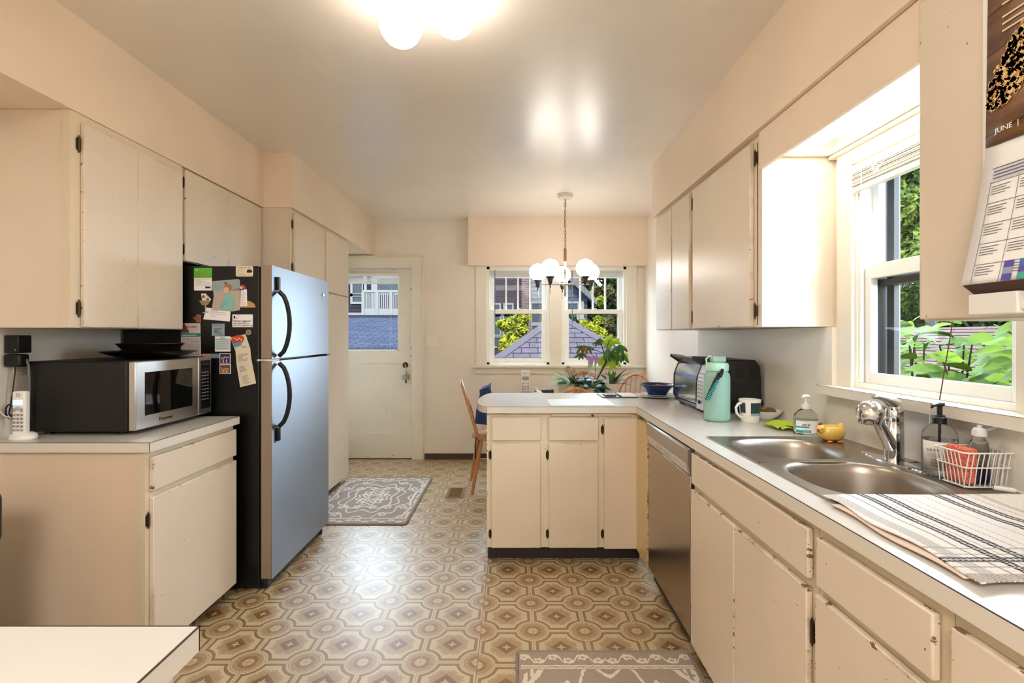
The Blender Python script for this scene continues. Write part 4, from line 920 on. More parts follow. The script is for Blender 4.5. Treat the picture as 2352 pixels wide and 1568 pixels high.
# soap bottle
bx, byy = 1.214, 1.412
so = thing('soap_bottle', 'clear hand soap bottle with a black pump and paper label', 'soap dispenser', (bx, byy, .905))
obj('bottle', MB().lathe([(.0001, .002), (.037, .0), (.0405, .006), (.041, .105), (.038, .122), (.027, .138), (.014, .146), (.014, .152)], (bx, byy, .905), 32), M_clear, so, smooth=True)
obj('liquid_soap', MB().lathe([(.0001, .004), (.035, .004), (.039, .009), (.039, .100), (.0001, .100)], (bx, byy, .905), 24), glassm('soap_liquid', (.92, .94, .93), .0, 1.2), so, smooth=True)
def wrap(cx, cy, r, a0, a1, z0, z1, n=14): return MB().grid(lambda u, v: (cx+r*math.cos(a0+(a1-a0)*u), cy+r*math.sin(a0+(a1-a0)*u), z0+(z1-z0)*v), n, 1)
lb = obj('label_sheet', wrap(bx, byy, .0415, math.radians(168), math.radians(262), .925, 1.004), R_(222, 218, 208), so, solid=.0003, smooth=True)
vd = Vector((math.cos(math.radians(226)), math.sin(math.radians(226)), 0)); xd = UP_ = Vector((0, 0, 1)).cross(vd); lp = Vector((bx, byy, 0))+vd*.0424
text('DE MENTHE', .0098, M_ink, lp-xd*.025+Vector((0, 0, .977)), xd, UP, so, sx=.95)
for i, s_ in enumerate(("HUILE DE", "RICIN-LIME", "VITAMINE E")): text(s_, .0075, M_ink, lp-xd*.017+Vector((0, 0, .951-.008*i)), xd, UP, so, sx=.85)
m = MB()
for i in range(4): m.tube([tuple(lp-xd*.024+Vector((0, 0, .971-.0028*i))), tuple(lp+xd*(.020-.002*(i % 2))+Vector((0, 0, .971-.0028*i)))], .0004, 4)
obj('printed_lines', m, M_grayink, so)
obj('collar', MB().lathe([(.016, .146), (.016, .163), (.012, .166), (.012, .170), (.0001, .170)], (bx, byy, .905), 24), M_black, so, smooth=True)
obj('pump', MB().tube([(bx, byy, 1.07), (bx, byy, 1.10)], .0065, 12).tube([(bx+.010, byy+.002, 1.106), (bx-.01, byy-.004, 1.107), (bx-.030, byy-.012, 1.103), (bx-.034, byy-.013, 1.097)], [.007, .0065, .0045, .003], 10), M_black, so, smooth=True)
obj('dip_tube', MB().tube([(bx, byy, .92), (bx, byy, 1.07)], .003, 8), M_white, so)
# wire basket
kx0, kx1, ky0, ky1 = 1.163, 1.270, 1.274, 1.356
wb = thing('wire_basket', 'white coated wire basket holding sponge and dish soap', 'basket', (1.215, 1.315, .905))
Mw = mat('white_coated_wire', sc(240, 238, 232), .35)
def loop(z, e, r=.0019): return MB().tube([(kx0-e+.008, ky0-e, z), (kx1+e-.004, ky0-e, z), (kx1+e, ky0-e+.004, z), (kx1+e, ky1+e-.004, z), (kx1+e-.004, ky1+e, z), (kx0-e+.008, ky1+e, z), (kx0-e, ky1+e-.008, z), (kx0-e, ky0-e+.008, z)], r, 6, closed=True)
obj('top_wire', loop(1.000, .009, .0022), Mw, wb); obj('middle_wire', loop(.962, .006), Mw, wb); obj('bottom_wire', loop(.910, -.004), Mw, wb)
m = MB()
for i in range(9):
    x = kx0+(kx1-kx0)*i/8; q = .004+.0*i
    for yb, yt in ((ky0+.006, ky0-.009), (ky1-.004, ky1+.009)): m.tube([(x, yt, 1.000), (x, (yt+yb)/2, .962), (x, yb, .909)], .0013, 5)
for i in range(1, 7):
    y = ky0+(ky1-ky0)*i/7
    for xb, xt in ((kx0+.006, kx0-.009), (kx1-.004, kx1+.009)): m.tube([(xt, y, 1.000), ((xt+xb)/2, y, .962), (xb, y, .909)], .0013, 5)
for i in range(9):
    x = kx0+.006+(kx1-kx0-.012)*i/8; m.tube([(x, ky0+.006, .909), (x, ky1-.004, .909)], .0013, 5)
obj('wires', m, Mw, wb)
def sponge_mat():
    m = bpy.data.materials.new('coral_sponge'); m.use_nodes = True; t = NT(m); p = m.node_tree.nodes['Principled BSDF']; v, x, y, z = t.obj()
    vo = t.new('ShaderNodeTexVoronoi'); vo.inputs['Scale'].default_value = 260; t.l.new(v, vo.inputs['Vector'])
    k = t.ss(.18, .4, vo.outputs['Distance'])
    t.l.new(t.mix(k, sc(150, 60, 44), sc(232, 122, 100)), p.inputs['Base Color']); p.inputs['Roughness'].default_value = .95
    t.l.new(t.bump(k, .9, .002), p.inputs['Normal']); return m
spg = obj('sponge', B(1.172, 1.200, 1.282, 1.350, .914, 1.008), sponge_mat(), bevel=.006, seg=3, at=(1.186, 1.315, .914)); spg.rotation_euler = (0, .04, 0); tag(spg, 'coral pink sponge standing in the white wire basket', 'sponge')
ds = thing('dish_soap_bottle', 'clear dish soap bottle with flip cap and blue liquid', 'bottle', (1.236, 1.315, .9115))
obj('bottle', MB().lathe([(.0001, .001), (.024, 0), (.027, .005), (.023, .045), (.0235, .088), (.020, .108), (.013, .118), (.013, .126)], (1.236, 1.315, .9115), 28, 1, .8), M_clear, ds, smooth=True)
obj('blue_liquid', MB().lathe([(.0001, .003), (.0225, .003), (.0253, .007), (.0222, .042), (.0001, .042)], (1.236, 1.315, .9115), 24, 1, .8), mat('blue_liquid', sc(20, 70, 200), .1, 0, .5, 1.33), ds, smooth=True)
obj('cap', MB().lathe([(.016, .124), (.016, .136), (.012, .144), (.005, .146), (.005, .152), (.0001, .152)], (1.236, 1.315, .9115), 20), mat('pale_cap', sc(222, 230, 232), .35), ds, smooth=True)
lid = MB(); lid.prism([(1.250, 1.308, 1.050), (1.262, 1.308, 1.058), (1.276, 1.308, 1.066), (1.286, 1.308, 1.065), (1.280, 1.308, 1.058), (1.262, 1.308, 1.051)], (0, .013, 0)); obj('flip_lid', lid, mat('pale_cap', (0, 0, 0)), ds, bevel=.002)
tw_ = obj('brush_handle', MB().tube([(1.215, 1.255, .916), (1.247, 1.238, .914), (1.252, 1.236, .914)], [.006, .007, .005], 10), M_white, smooth=True); tag(tw_, 'short white plastic handle lying on the sink rim by the basket', 'handle')
# sanitizer bottle
hx_, hy_ = 1.197, 2.03
hs = thing('sanitizer_bottle', 'clear hand sanitizer bottle with a white pump', 'sanitizer bottle', (hx_, hy_, .9))
obj('bottle', MB().lathe([(.0001, .002), (.044, 0), (.0475, .006), (.0475, .062), (.044, .078), (.030, .094), (.016, .102), (.016, .104)], (hx_, hy_, .9005), 36, 1, .72), M_clear, hs, smooth=True)
obj('gel', MB().lathe([(.0001, .004), (.0425, .004), (.0455, .009), (.0455, .058), (.0001, .058)], (hx_, hy_, .9005), 30, 1, .70), glassm('gel', (.94, .96, .95), .02, 1.2), hs, smooth=True)
fyy = hy_-.0350
m = MB().grid(lambda u, v: (hx_-.046+.078*u, hy_-.0347*math.sqrt(max(1-((-.046+.078*u)/.0482)**2, .02))-.0007, .907+.05*v), 12, 1); lb = obj('label_sheet', m, M_paper, hs, solid=.0003)
m = MB().grid(lambda u, v: (hx_-.046+.048*u, hy_-.0347*math.sqrt(max(1-((-.046+.048*u)/.0482)**2, .02))-.0013, .909+.011*v), 8, 1); obj('teal_band', m, R_(40, 160, 170), hs)
m = MB().grid(lambda u, v: (hx_-.046+.040*u, hy_-.0347*math.sqrt(max(1-((-.046+.040*u)/.0482)**2, .02))-.0013, .929+.006*v), 8, 1); obj('teal_band', m, R_(60, 165, 180), hs)
text('IZER 80', .0105, R_(50, 60, 90), (hx_-.036, fyy-.001, .938), XD, UP, hs); text('VITAMIN E', .006, M_paper, (hx_-.030, fyy-.0025, .912), XD, UP, hs)
obj('pump_collar', MB().lathe([(.017, .102), (.017, .118), (.008, .120), (.008, .127), (.0001, .127)], (hx_, hy_, .9), 24), M_white, hs, smooth=True)
obj('pump', MB().tube([(hx_, hy_, 1.02), (hx_, hy_, 1.048)], .005, 10).tube([(hx_+.012, hy_, 1.052), (hx_-.005, hy_-.003, 1.054), (hx_-.02, hy_-.012, 1.050)], [.008, .008, .005], 12), M_white, hs, smooth=True)
# duck-like yellow hen holder
dx, dyy = 1.197, 1.868
dk = thing('hen_sponge_holder', 'yellow ceramic hen shaped pot on the sink ledge', 'ceramic pot', (dx, dyy, .905))
def hen(u, v):
    a = 2*PI*u; k = math.sin(PI*min(v, .5))
    prof = [(.0001, 0), (.030, 0), (.043, .012), (.047, .028), (.043, .045), (.036, .052), (.028, .053), (.030, .046), (.032, .03), (.0001, .02)]
    return prof
pr = [(.0001, 0), (.030, 0), (.042, .010), (.047, .028), (.044, .044), (.036, .053), (.027, .054), (.028, .046), (.030, .03), (.0001, .022)]
My = mat('yellow_glaze', sc(246, 208, 108), .22)
obj('body', MB().lathe(pr, (dx, dyy, .909), 36, 1.05, .78), My, dk, smooth=True, angle=3)
obj('head', MB().ball((dx-.040, dyy-.008, .951), .017, 20), My, dk, smooth=True); obj('tail', MB().ball((dx+.040, dyy+.002, .958), .013, 16, (1, .6, 1.1)), My, dk, smooth=True)
obj('comb', MB().ball((dx-.044, dyy-.008, .969), .006, 10, (1.3, .6, 1)), R_(150, 30, 26, .3), dk, smooth=True)
obj('beak', MB().ball((dx-.056, dyy-.014, .948), .005, 10), R_(170, 50, 30, .3), dk, smooth=True)
obj('eye', MB().ball((dx-.047, dyy-.023, .954), .0026, 8), M_black, dk, smooth=True)
for ex in (-.026, .012): obj('foot', MB().ball((dx+ex, dyy-.036, .909), .009, 12, (1.2, .8, .5)), R_(236, 112, 40, .3), dk, smooth=True)
# green cloth
def cloth(u, v): 
    x = 1.125+.115*u+.008*math.sin(5*v); y = 2.075+.145*v; z = .903+.010*(1-u)*(.5+.5*math.sin(9*v))+.012*u+.006*math.sin(7*u+4*v)
    return (x, y, max(z, .9025))
m = MB().grid(cloth, 16, 16); m.grid(lambda u, v: (1.112+.13*u, 2.085+.13*v+.008*math.sin(6*u), .9225+.006*math.sin(6*u+5*v)-.012*(1-u)**2), 16, 12)
tag(obj('dish_cloth', m, mat('lime_microfibre', sc(190, 216, 74), .95, bump=.4, bscale=700), solid=.002, smooth=True), 'lime green folded microfibre cloth behind the sink', 'cloth')
# kiwi bowl
kb = obj('bowl', MB().lathe([(.030, 0), (.034, .002), (.060, .018), (.078, .038), (.082, .044), (.078, .044), (.056, .022), (.03, .008), (.0001, .006)], (1.205, 2.375, .9005), 36, 1, .8), M_ceramic, smooth=True)
tag(kb, 'small white ceramic bowl of kiwis by the backsplash', 'bowl')
Mk = mat('kiwi_skin', sc(128, 94, 46), .85, bump=.5, bscale=600, var=.25, vscale=40)
for (x, y, z, r, lab) in ((1.168, 2.365, .939, .026, 'brown kiwi at the mug side of the little white bowl'), (1.228, 2.375, .935, .027, 'brown kiwi at the backsplash side of the little white bowl')):
    k = obj('kiwi', MB().ball((x, y, z), r, 20, (1.18, .95, .85)), Mk, smooth=True, at=(x, y, z)); tag(k, lab, 'kiwi')
# mug
gx, gy = 1.105, 2.315
mg = thing('mug', 'white mug with a dark teal glazed panel', 'mug', (gx, gy, .9))
obj('cup', MB().lathe([(.0001, .002), (.037, 0), (.040, .006), (.044, .05), (.049, .103), (.0475, .1045), (.045, .103), (.040, .05), (.036, .01), (.0001, .008)], (gx, gy, .9005), 36), M_ceramic, mg, smooth=True)
obj('handle', MB().tube([(gx-.044, gy-.012, .988), (gx-.062, gy-.017, .986), (gx-.074, gy-.020, .968), (gx-.070, gy-.019, .944), (gx-.055, gy-.014, .928), (gx-.040, gy-.010, .922)], .0058, 10), M_ceramic, mg, smooth=True)
def mugwrap(a0, a1, z0, z1, e=.0006): 
    rr = lambda z: .0402+(.049-.0402)*((z-.9065)/.097)+e
    return MB().grid(lambda u, v: (gx+rr(z0+(z1-z0)*v)*math.cos(a0+(a1-a0)*u), gy+rr(z0+(z1-z0)*v)*math.sin(a0+(a1-a0)*u), z0+(z1-z0)*v), 16, 2)
r = math.radians
obj('teal_panel', mugwrap(r(250), r(350), .944, .992), mat('teal_glaze', sc(44, 66, 74), .12), mg, smooth=True); obj('teal_panel', mugwrap(r(185), r(222), .944, .992), mat('teal_glaze', (0, 0, 0)), mg, smooth=True); obj('blue_band', mugwrap(r(250), r(350), .932, .944), mat('blue_glaze', sc(140, 176, 196), .15), mg, smooth=True)
# water bottle
wx, wy = .964, 2.345
wt = thing('water_bottle', 'large mint green water bottle with a paracord strap', 'bottle', (wx, wy, .9))
Mm = mat('mint_translucent', sc(186, 232, 218), .3, 0, .35, 1.2)
obj('bottle_body', MB().lathe([(.0001, .002), (.046, 0), (.054, .003), (.0575, .010), (.0585, .02), (.0585, .205), (.056, .220), (.048, .231), (.046, .238)], (wx, wy, .9005), 40), Mm, wt, smooth=True, angle=1.2)
obj('water', MB().lathe([(.0001, .004), (.050, .004), (.054, .01), (.054, .074), (.0001, .074)], (wx, wy, .9005), 24), mat('water_mint', sc(170, 222, 216), .1, 0, .8, 1.25), wt, smooth=True)
obj('cap', MB().lathe([(.052, .236), (.053, .262), (.048, .272), (.030, .276), (.0001, .276)], (wx, wy, .9005), 28), mat('mint_cap', sc(178, 224, 204), .3), wt, smooth=True)
obj('flip_spout', B(wx-.028, wx+.038, wy-.02, wy+.02, 1.176, 1.205), mat('mint_cap_clear', sc(190, 232, 216), .15, 0, .4), wt, bevel=.008, seg=3)
obj('carry_loop', MB().tube([(wx-.048, wy, 1.17), (wx-.052, wy, 1.19), (wx-.036, wy, 1.205), (wx-.02, wy, 1.20)], .004, 8), mat('mint_cap', (0, 0, 0)), wt, smooth=True)
m = MB()
for s_ in (0, 1): m.tube([(wx-.004-.012*s_, wy-.062, 1.135-.004*s_), (wx-.030-.012*s_, wy-.066, 1.085), (wx-.052-.012*s_, wy-.066, 1.035), (wx-.063-.012*s_, wy-.06, 1.008)], .0055, 8)
st1 = obj('strap', m, M_black, wt, smooth=True)
m = MB()
for i in range(14):
    t_ = i/13; x = wx-.022-.047*t_; z = 1.095-.08*t_; m.tube([(x-.010, wy-.0715, z+.001), (x+.004, wy-.0718, z-.006)], .0022, 5)
obj('teal_weave', m, R_(60, 170, 170), st1); obj('clip', MB().tube([(wx+.002, wy-.060, 1.147), (wx-.006, wy-.064, 1.128), (wx-.014, wy-.067, 1.112)], [.006, .009, .009], 8), M_black, st1)
# toaster oven
TX0, TX1, TY0, TY1, TZ0, TZ1 = .985, 1.268, 2.53, 3.03, .918, 1.176
to = thing('toaster_oven', 'toaster oven with chrome front and black sides by the wall', 'toaster oven', (1.13, 2.78, .9))
pf = [(TX0+.012, TZ0), (TX0, TZ0+.02), (TX0+.004, TZ1-.10), (TX0+.035, TZ1-.02), (TX0+.055, TZ1), (TX1-.03, TZ1), (TX1-.008, TZ1-.03), (TX1, TZ1-.10), (TX1, TZ0+.01), (TX1-.01, TZ0)]
obj('casing', MB().prism([(x, TY0, z) for x, z in pf], (0, TY1-TY0, 0)), mat('toaster_black', sc(24, 24, 25), .38), to, bevel=.006, seg=3)
m = MB()
for i in range(4):
    for j in range(3): m.box(TX0+.085+.066*j, TX0+.131+.066*j, TY0-.001, TY0+.001, TZ1-.048-.013*i, TZ1-.044-.013*i)
obj('vent_slots', m, mat('slot_black', sc(4, 4, 4), .8), to)
Mcf = mat('polished_front', sc(214, 216, 220), .10, 1)
off = .003
def fz(z): 
    if z < TZ1-.10: return TX0+.004*(z-TZ0-.02)/(TZ1-.12-TZ0)
    return TX0+.004+.031*(z-(TZ1-.10))/.08
def front(y0, y1, z0, z1, e=.004, n=8): return MB().grid(lambda u, v: (fz(z0+(z1-z0)*v)-e, y0+(y1-y0)*u, z0+(z1-z0)*v), 1, n)
tf = obj('front_panel', front(TY0+.006, TY1-.004, TZ0+.02, TZ1-.02, .003), Mcf, to, solid=.003)
gd = obj('glass_door', front(TY0+.115, TY1-.025, TZ0+.035, TZ1-.045, .008), mat('door_mirror_glass', sc(200, 204, 208), .12, 1), to, solid=.004)
for a in ((TY0+.105, TY0+.117), (TY1-.027, TY1-.015)): obj('door_edge', MB().grid(lambda u, v: (fz(TZ0+.03+.2*v)-.010, a[0]+(a[1]-a[0])*u, TZ0+.03+.2*v), 1, 8), M_black, gd, solid=.005)
cpn = obj('control_panel', front(TY0+.008, TY0+.100, TZ0+.0, TZ1-.03, .010), mat('panel_silver', sc(216, 218, 222), .35, .5), to, solid=.004)
m = MB()
for i in range(8):
    for j in range(3): 
        z = TZ1-.075-.02*i; 
        if z > TZ0+.04: m.box(fz(z)-.0128, fz(z)-.012, TY0+.022+.026*j, TY0+.036+.026*j, z, z+.003)
obj('legend', m, M_ink, cpn); obj('knob', MB().lathe([(.009, 0), (.009, .008), (.0001, .008)], (fz(TZ0+.035)-.012, TY0+.055, TZ0+.038), 14, axis='-x'), M_black, cpn)
hb = MB(); hb.prism([(TX0+.028, TY0+.11, TZ1-.028), (TX0-.030, TY0+.11, TZ1+.004), (TX0-.028, TY0+.11, TZ1+.014), (TX0+.045, TY0+.11, TZ1+.006)], (0, .365, 0)); obj('door_handle', hb, mat('handle_grey', sc(120, 122, 128), .25, .8), to, bevel=.003)
m = MB(); m.prism([(TX0+.02, TY0+.105, TZ1-.035), (TX0-.032, TY0+.105, TZ1+.0), (TX0-.030, TY0+.105, TZ1+.016), (TX0+.05, TY0+.105, TZ1+.008)], (0, .01, 0)); m.prism([(TX0+.02, TY1-.03, TZ1-.035), (TX0-.032, TY1-.03, TZ1+.0), (TX0-.030, TY1-.03, TZ1+.016), (TX0+.05, TY1-.03, TZ1+.008)], (0, .01, 0)); obj('handle_bracket', m, M_black, to)
for x in (TX0+.04, TX1-.05):
    for y in (TY0+.05, TY1-.03): obj('foot', MB().lathe([(.018, 0), (.014, .02), (.0001, .02)], (x, y, .9), 12), M_black, to)
obj('crumb_tray_edge', B(TX0-.004, TX0+.03, TY0+.1, TY1-.01, TZ0-.004, TZ0+.012), mat('handle_grey', (0, 0, 0)), to, bevel=.003)
obj('rear_spacer', MB().tube([(TX1, TY0+.03, .955), (TX1+.016, TY0+.03, .955)], .016, 12), M_black, to)
# blue bowl with nuts on two plates
plx, ply = .94, 3.235
for k, (rr, zz, lab) in enumerate(((.124, .9005, 'white plate lying lowest under the blue flared bowl'), (.108, .9085, 'smaller blue-rimmed plate directly under the blue flared bowl'))):
    p_ = obj('plate', MB().lathe([(.05*rr/.13, 0), (.07*rr/.13, .001), (rr, .013), (rr+.001, .015), (rr-.004, .0155), (.07*rr/.13, .0045), (.0001, .004)], (plx, ply, zz), 40), M_ceramic if k == 0 else mat('pale_blue_glaze', sc(206, 212, 220), .2), smooth=True)
    tag(p_, lab, 'plate')
bb_ = obj('bowl', MB().lathe([(.052, 0), (.060, .003), (.075, .03), (.088, .046), (.112, .064), (.118, .071), (.112, .072), (.085, .053), (.068, .03), (.05, .01), (.0001, .008)], (plx, ply, .9150), 44), mat('cobalt_glaze', sc(40, 58, 112), .18, var=.5, vscale=30), smooth=True)
tag(bb_, 'cobalt blue flared bowl of nuts beside the toaster oven', 'bowl')
m = MB(); rr = random.Random(5)
for i in range(34):
    a = rr.uniform(0, 2*PI); q = rr.uniform(0, .06); m.ball((plx+q*math.cos(a), ply+q*math.sin(a), .962+.012*(1-q/.06)+rr.uniform(0, .006)), .010, 8, (1.3, .8, .7))
tag(obj('mixed_nuts', m, mat('nut_brown', sc(176, 120, 84), .7, var=.4, vscale=60), smooth=True), 'heap of mixed nuts in the cobalt blue bowl', 'nuts', kind='stuff')
# clipboard with phone and pad, cutting board
nb = thing('notepad_folder', 'open dark folder with white pads lying on the island', 'folder', (.72, 3.3, .9))
obj('cover', B(.575, .812, 3.19, 3.42, .9005, .904), mat('navy_cover', sc(50, 60, 80), .5), nb, bevel=.001)
obj('white_pad', B(.708, .806, 3.205, 3.40, .904, .911), M_paper, nb, bevel=.001); obj('white_pad', B(.582, .690, 3.205, 3.41, .904, .906), M_paper, nb)
pen = obj('pen', MB().tube([(.699, 3.22, .9076), (.697, 3.36, .9076)], .0035, 8), M_ink, smooth=True); tag(pen, 'dark ballpoint pen lying along the folder spine', 'pen')
bk = thing('card_stack', 'small stack of printed cards on the open folder', 'cards', (.635, 3.27, .906)); obj('stack', B(.60, .67, 3.215, 3.32, .906, .916), M_ink, bk); obj('picture_card', B(.598, .672, 3.213, 3.322, .916, .9175), R_(150, 180, 160), bk); obj('picture_print', B(.61, .66, 3.23, 3.30, .9175, .9178), R_(70, 90, 80), bk)
cb = obj('cutting_board', B(.212, .585, 2.825, 3.10, .9002, .9055), mat('frosted_glass_board', sc(222, 240, 242), .35), bevel=.002); tag(cb, 'thin frosted glass cutting board flat on the island end', 'cutting board')
# dish towel
def tz(u, v, k=0): 
    w = .9055+.0016*(1+math.sin(9*u+3*v))*.6+.0014*math.sin(13*v+2*u)+.001*math.sin(23*u*v+1)
    return w+.004+k
def tow(u, v):
    x = .755+.50*u; y = 1.212-.435*v+.012*math.sin(3*u)*v
    x += -.015*v*(1-u)+.006*math.sin(11*v)*(1-u); y += .006*math.sin(14*u)*(v)
    return (x, y, max(tz(u, v), .9102))
m = MB().grid(tow, 60, 60)
tag(obj('dish_towel', m, towel_mat(), solid=.0022, smooth=True), 'white dish towel with navy and grey stripes laid beside the sink', 'towel')
m = MB().grid(lambda u, v: (.742+.45*u-.012*v+.004*math.sin(9*v), 1.16-.355*v, .9066+.0008*math.sin(7*u+9*v)), 24, 24)
tag(obj('towel_liner', m, mat('pink_cotton', sc(226, 206, 192), .95), solid=.0018, smooth=True), 'pale pink cloth lying under the striped dish towel', 'cloth')
# under-cabinet holder and calendar
hb = thing('paper_holder', 'white plastic holder bar screwed below the calendar', 'holder', (.97, .9, 1.36))
obj('bracket', B(.945, .999, .93, 1.03, 1.343, 1.385), M_white, hb, bevel=.002); obj('bar', B(.950, .962, .7, .93, 1.35, 1.372), M_white, hb, bevel=.002)
ca = thing('wall_calendar', 'open month calendar reading JUNE with a granola photo page', 'calendar', (.98, .85, 1.4))
YL, YR = 1.035, .62
obj('backing_sheet', B(.9935, .9995, YR, YL+.014, 1.60, 2.10), M_paper, ca)
def cal_photo():
    m = bpy.data.materials.new('granola_photo_print'); m.use_nodes = True; t = NT(m); p = m.node_tree.nodes['Principled BSDF']; v, x, y, z = t.obj()
    n = t.noise(t.vec(t.m('MULTIPLY', x, 1), t.m('MULTIPLY', y, 3), t.m('MULTIPLY', z, 30)), 1.2, 4)
    c = t.mix(t.ss(.3, .7, n), sc(92, 58, 34), sc(142, 100, 62))
    pl_ = t.lt(t.m('FRACT', t.m('MULTIPLY', t.m('ADD', z, t.m('MULTIPLY', y, .12)), 12)), .05); c = t.mix(pl_, c, sc(56, 34, 20))
    t.l.new(c, p.inputs['Base Color']); p.inputs['Roughness'].default_value = .35; return m
pp_ = obj('photo_page', MB().grid(lambda u, v: (.992-.006*(1-v)-.003*math.sin(PI*u), YL-.415*u, 1.690+.40*v), 8, 8), cal_photo(), ca, solid=.0006, smooth=True)
m = MB(); rr = random.Random(9)
m.prism([(.9839, YL-.075+.040*math.cos(k*PI/12)-.042*math.sin(k*PI/12), 1.845+.074*math.sin(k*PI/12)) for k in range(24)], (.0004, 0, 0))
for i in range(700):
    a = rr.uniform(0, 2*PI); q = math.sqrt(rr.random()); uy = YL-.075+.050*q*math.cos(a)-.10*(q*math.sin(a)*.5); uz = 1.845+.085*q*math.sin(a)*1.0-.0
    yy, zz = uy, uz; s_ = rr.uniform(.0025, .006); o_ = rr.uniform(-1, 1)
    m.prism([(.9835, yy+s_, zz), (.9835, yy+s_*.2, zz+s_), (.9835, yy-s_, zz+s_*.2*o_), (.9835, yy, zz-s_)], (.0006, 0, 0))
def gran():
    m = bpy.data.materials.new('granola_print'); m.use_nodes = True; t = NT(m); p = m.node_tree.nodes['Principled BSDF']; v, x, y, z = t.obj()
    t.l.new(t.mix(t.ss(.4, .6, t.noise(v, 120, 2)), sc(206, 150, 84), sc(236, 204, 140)), p.inputs['Base Color']); return m
obj('granola_picture', m, gran(), ca)
XD2 = (0, -1, 0)
text('JUNE  |  SIVAN', .0145, M_paper, (.9835, YL-.022, 1.712), XD2, UP, ca, 'month_lettering', sx=1.1)
m = MB()
for i in range(11):
    z = 2.075-.014*i-.012*(i//4); w = rr.uniform(.10, .2); m.box(.9855, .986, YL-.035-w, YL-.035, z, z+.004)
obj('recipe_print', m, R_(226, 206, 170), ca)
def cal(u, v):
    z = 1.688-.283*v; x = .986-.048*(v**1.3)+.004*math.sin(PI*u); return (x, YL+.0-.415*u+.004*v, z)
lo = obj('date_page', MB().grid(cal, 10, 20), M_paper, ca, solid=.0008, smooth=True)
def on(u0, u1, v0, v1, e=.0012): return MB().grid(lambda u, v: tuple(Vector(cal(u0+(u1-u0)*u, v0+(v1-v0)*v))-Vector((e, 0, 0))), 4, 4)
m = MB()
for vv in (.27, .42, .57, .71, .86): m.grid(lambda u, v, vv=vv: tuple(Vector(cal(.05+.95*u, vv+.004*v))-Vector((.0014, 0, 0))), 6, 1)
for uu in (.05, .185, .32, .455, .59): m.grid(lambda u, v, uu=uu: tuple(Vector(cal(uu+.0025*u, .26+.74*v))-Vector((.0014, 0, 0))), 1, 14)
m.grid(lambda u, v: tuple(Vector(cal(.05+.95*u, .165+.006*v))-Vector((.0014, 0, 0))), 6, 1)
obj('date_grid', m, M_grayink, lo); obj('header_panel', on(.05, 1, .175, .262), R_(206, 210, 224), lo)
for r_ in range(5):
    m = MB()
    for q in range(5):
        for i in range(4):
            u0 = .062+.135*q; v0 = .30+.145*r_+.018*i
            if v0 < .98: m.grid(lambda u, v, u0=u0, v0=v0, i=i: tuple(Vector(cal(u0+(.07 if i % 2 else .09)*u, v0+.005*v))-Vector((.0016, 0, 0))), 2, 1)
    obj('date_lettering', m, M_grayink, lo)
m = MB()
for i in range(3): m.grid(lambda u, v, i=i: tuple(Vector(cal(.062+(.22-.03*i)*u, .19+.024*i+.009*v))-Vector((.002, 0, 0))), 2, 1)
obj('header_lettering', m, M_grayink, lo)
for q in range(4):
    for k, cl in enumerate(((60, 110, 190), (150, 160, 200), (70, 170, 160))):
        obj('picture_stamp', on(.20+.07*q, .245+.07*q, .862+.045*k, .862+.045*k+.044, .002), R_(*cl) if (q+k) % 2 else R_(90, 80, 170), lo)
obj('bottom_board', MB().grid(lambda u, v: (.938+.026*v, YL-.415*u-.006*v, 1.4045-.024*v), 4, 2), mat('brown_board', sc(78, 50, 40), .5), ca, solid=.001)
# ------------------------------------------------------------------ ceiling fixtures
Mg = mat('lit_opal_glass', (1, .95, .85), .3, emit=(1, .89, .75), es=13)
cf = thing('ceiling_light', 'flush ceiling light with a cluster of lit opal globes', 'ceiling light', (-.285, 1.73, ZC))
obj('base_plate', MB().lathe([(.0001, 0), (.085, 0), (.085, -.018), (.06, -.03), (.0001, -.03)], (-.285, 1.73, ZC), 32), M_white, cf, smooth=True)
for (px, py, Yg) in ((921, 57, 1.755), (1042, 36, 1.79), (904, -62, 1.60), (1056, -78, 1.60)):
    g = ((px-HX)*Yg/F_PX, Yg, EYE-(py-HY)*Yg/F_PX)
    d = Vector(g)-Vector((-.285, 1.73, 2.49))
    so_ = obj('lamp_holder', MB().tube([(-.285, 1.73, 2.49), tuple(Vector(g)-d.normalized()*.06)], [.018, .026], 12), M_white, cf)
    obj('globe_shade', MB().ball(g, .0755, 28), Mg, cf, smooth=True)
chx, chy = .452, 4.29
ch = thing('chandelier', 'five-arm chandelier with lit globe shades hanging over the dining table', 'chandelier', (chx, chy, ZC))
Mbr = mat('aged_brass', sc(150, 124, 82), .35, .9); Msil = mat('satin_nickel', sc(190, 184, 174), .25, .9); Mdk = mat('dark_pewter', sc(80, 74, 70), .35, .8)
obj('canopy', MB().lathe([(.0001, 0), (.070, 0), (.070, -.012), (.064, -.014), (.062, -.03), (.02, -.036), (.0001, -.036)], (chx, chy, ZC), 36), mat('canopy_ivory', sc(216, 206, 190), .35), ch, smooth=True)
m = MB(); z = 2.478; i = 0
while z > 2.055:
    a = 0 if i % 2 else PI/2
    m.tube([(chx+.0085*math.cos(k*PI/5)*math.cos(a), chy+.0085*math.cos(k*PI/5)*math.sin(a), z-.016+.019*math.sin(k*PI/5)) for k in range(10)], .0022, 5, closed=True); z -= .030; i += 1
m.tube([(chx+.005, chy, 2.48), (chx-.006, chy+.004, 2.3), (chx+.006, chy, 2.15), (chx, chy, 2.05)], .0025, 5)
obj('chain', m, Mbr, ch, smooth=True)
obj('upper_rod', MB().lathe([(.006, .11), (.0125, .105), (.0125, 0), (.0001, 0)], (chx, chy, 1.945), 16), Mbr, ch, smooth=True)
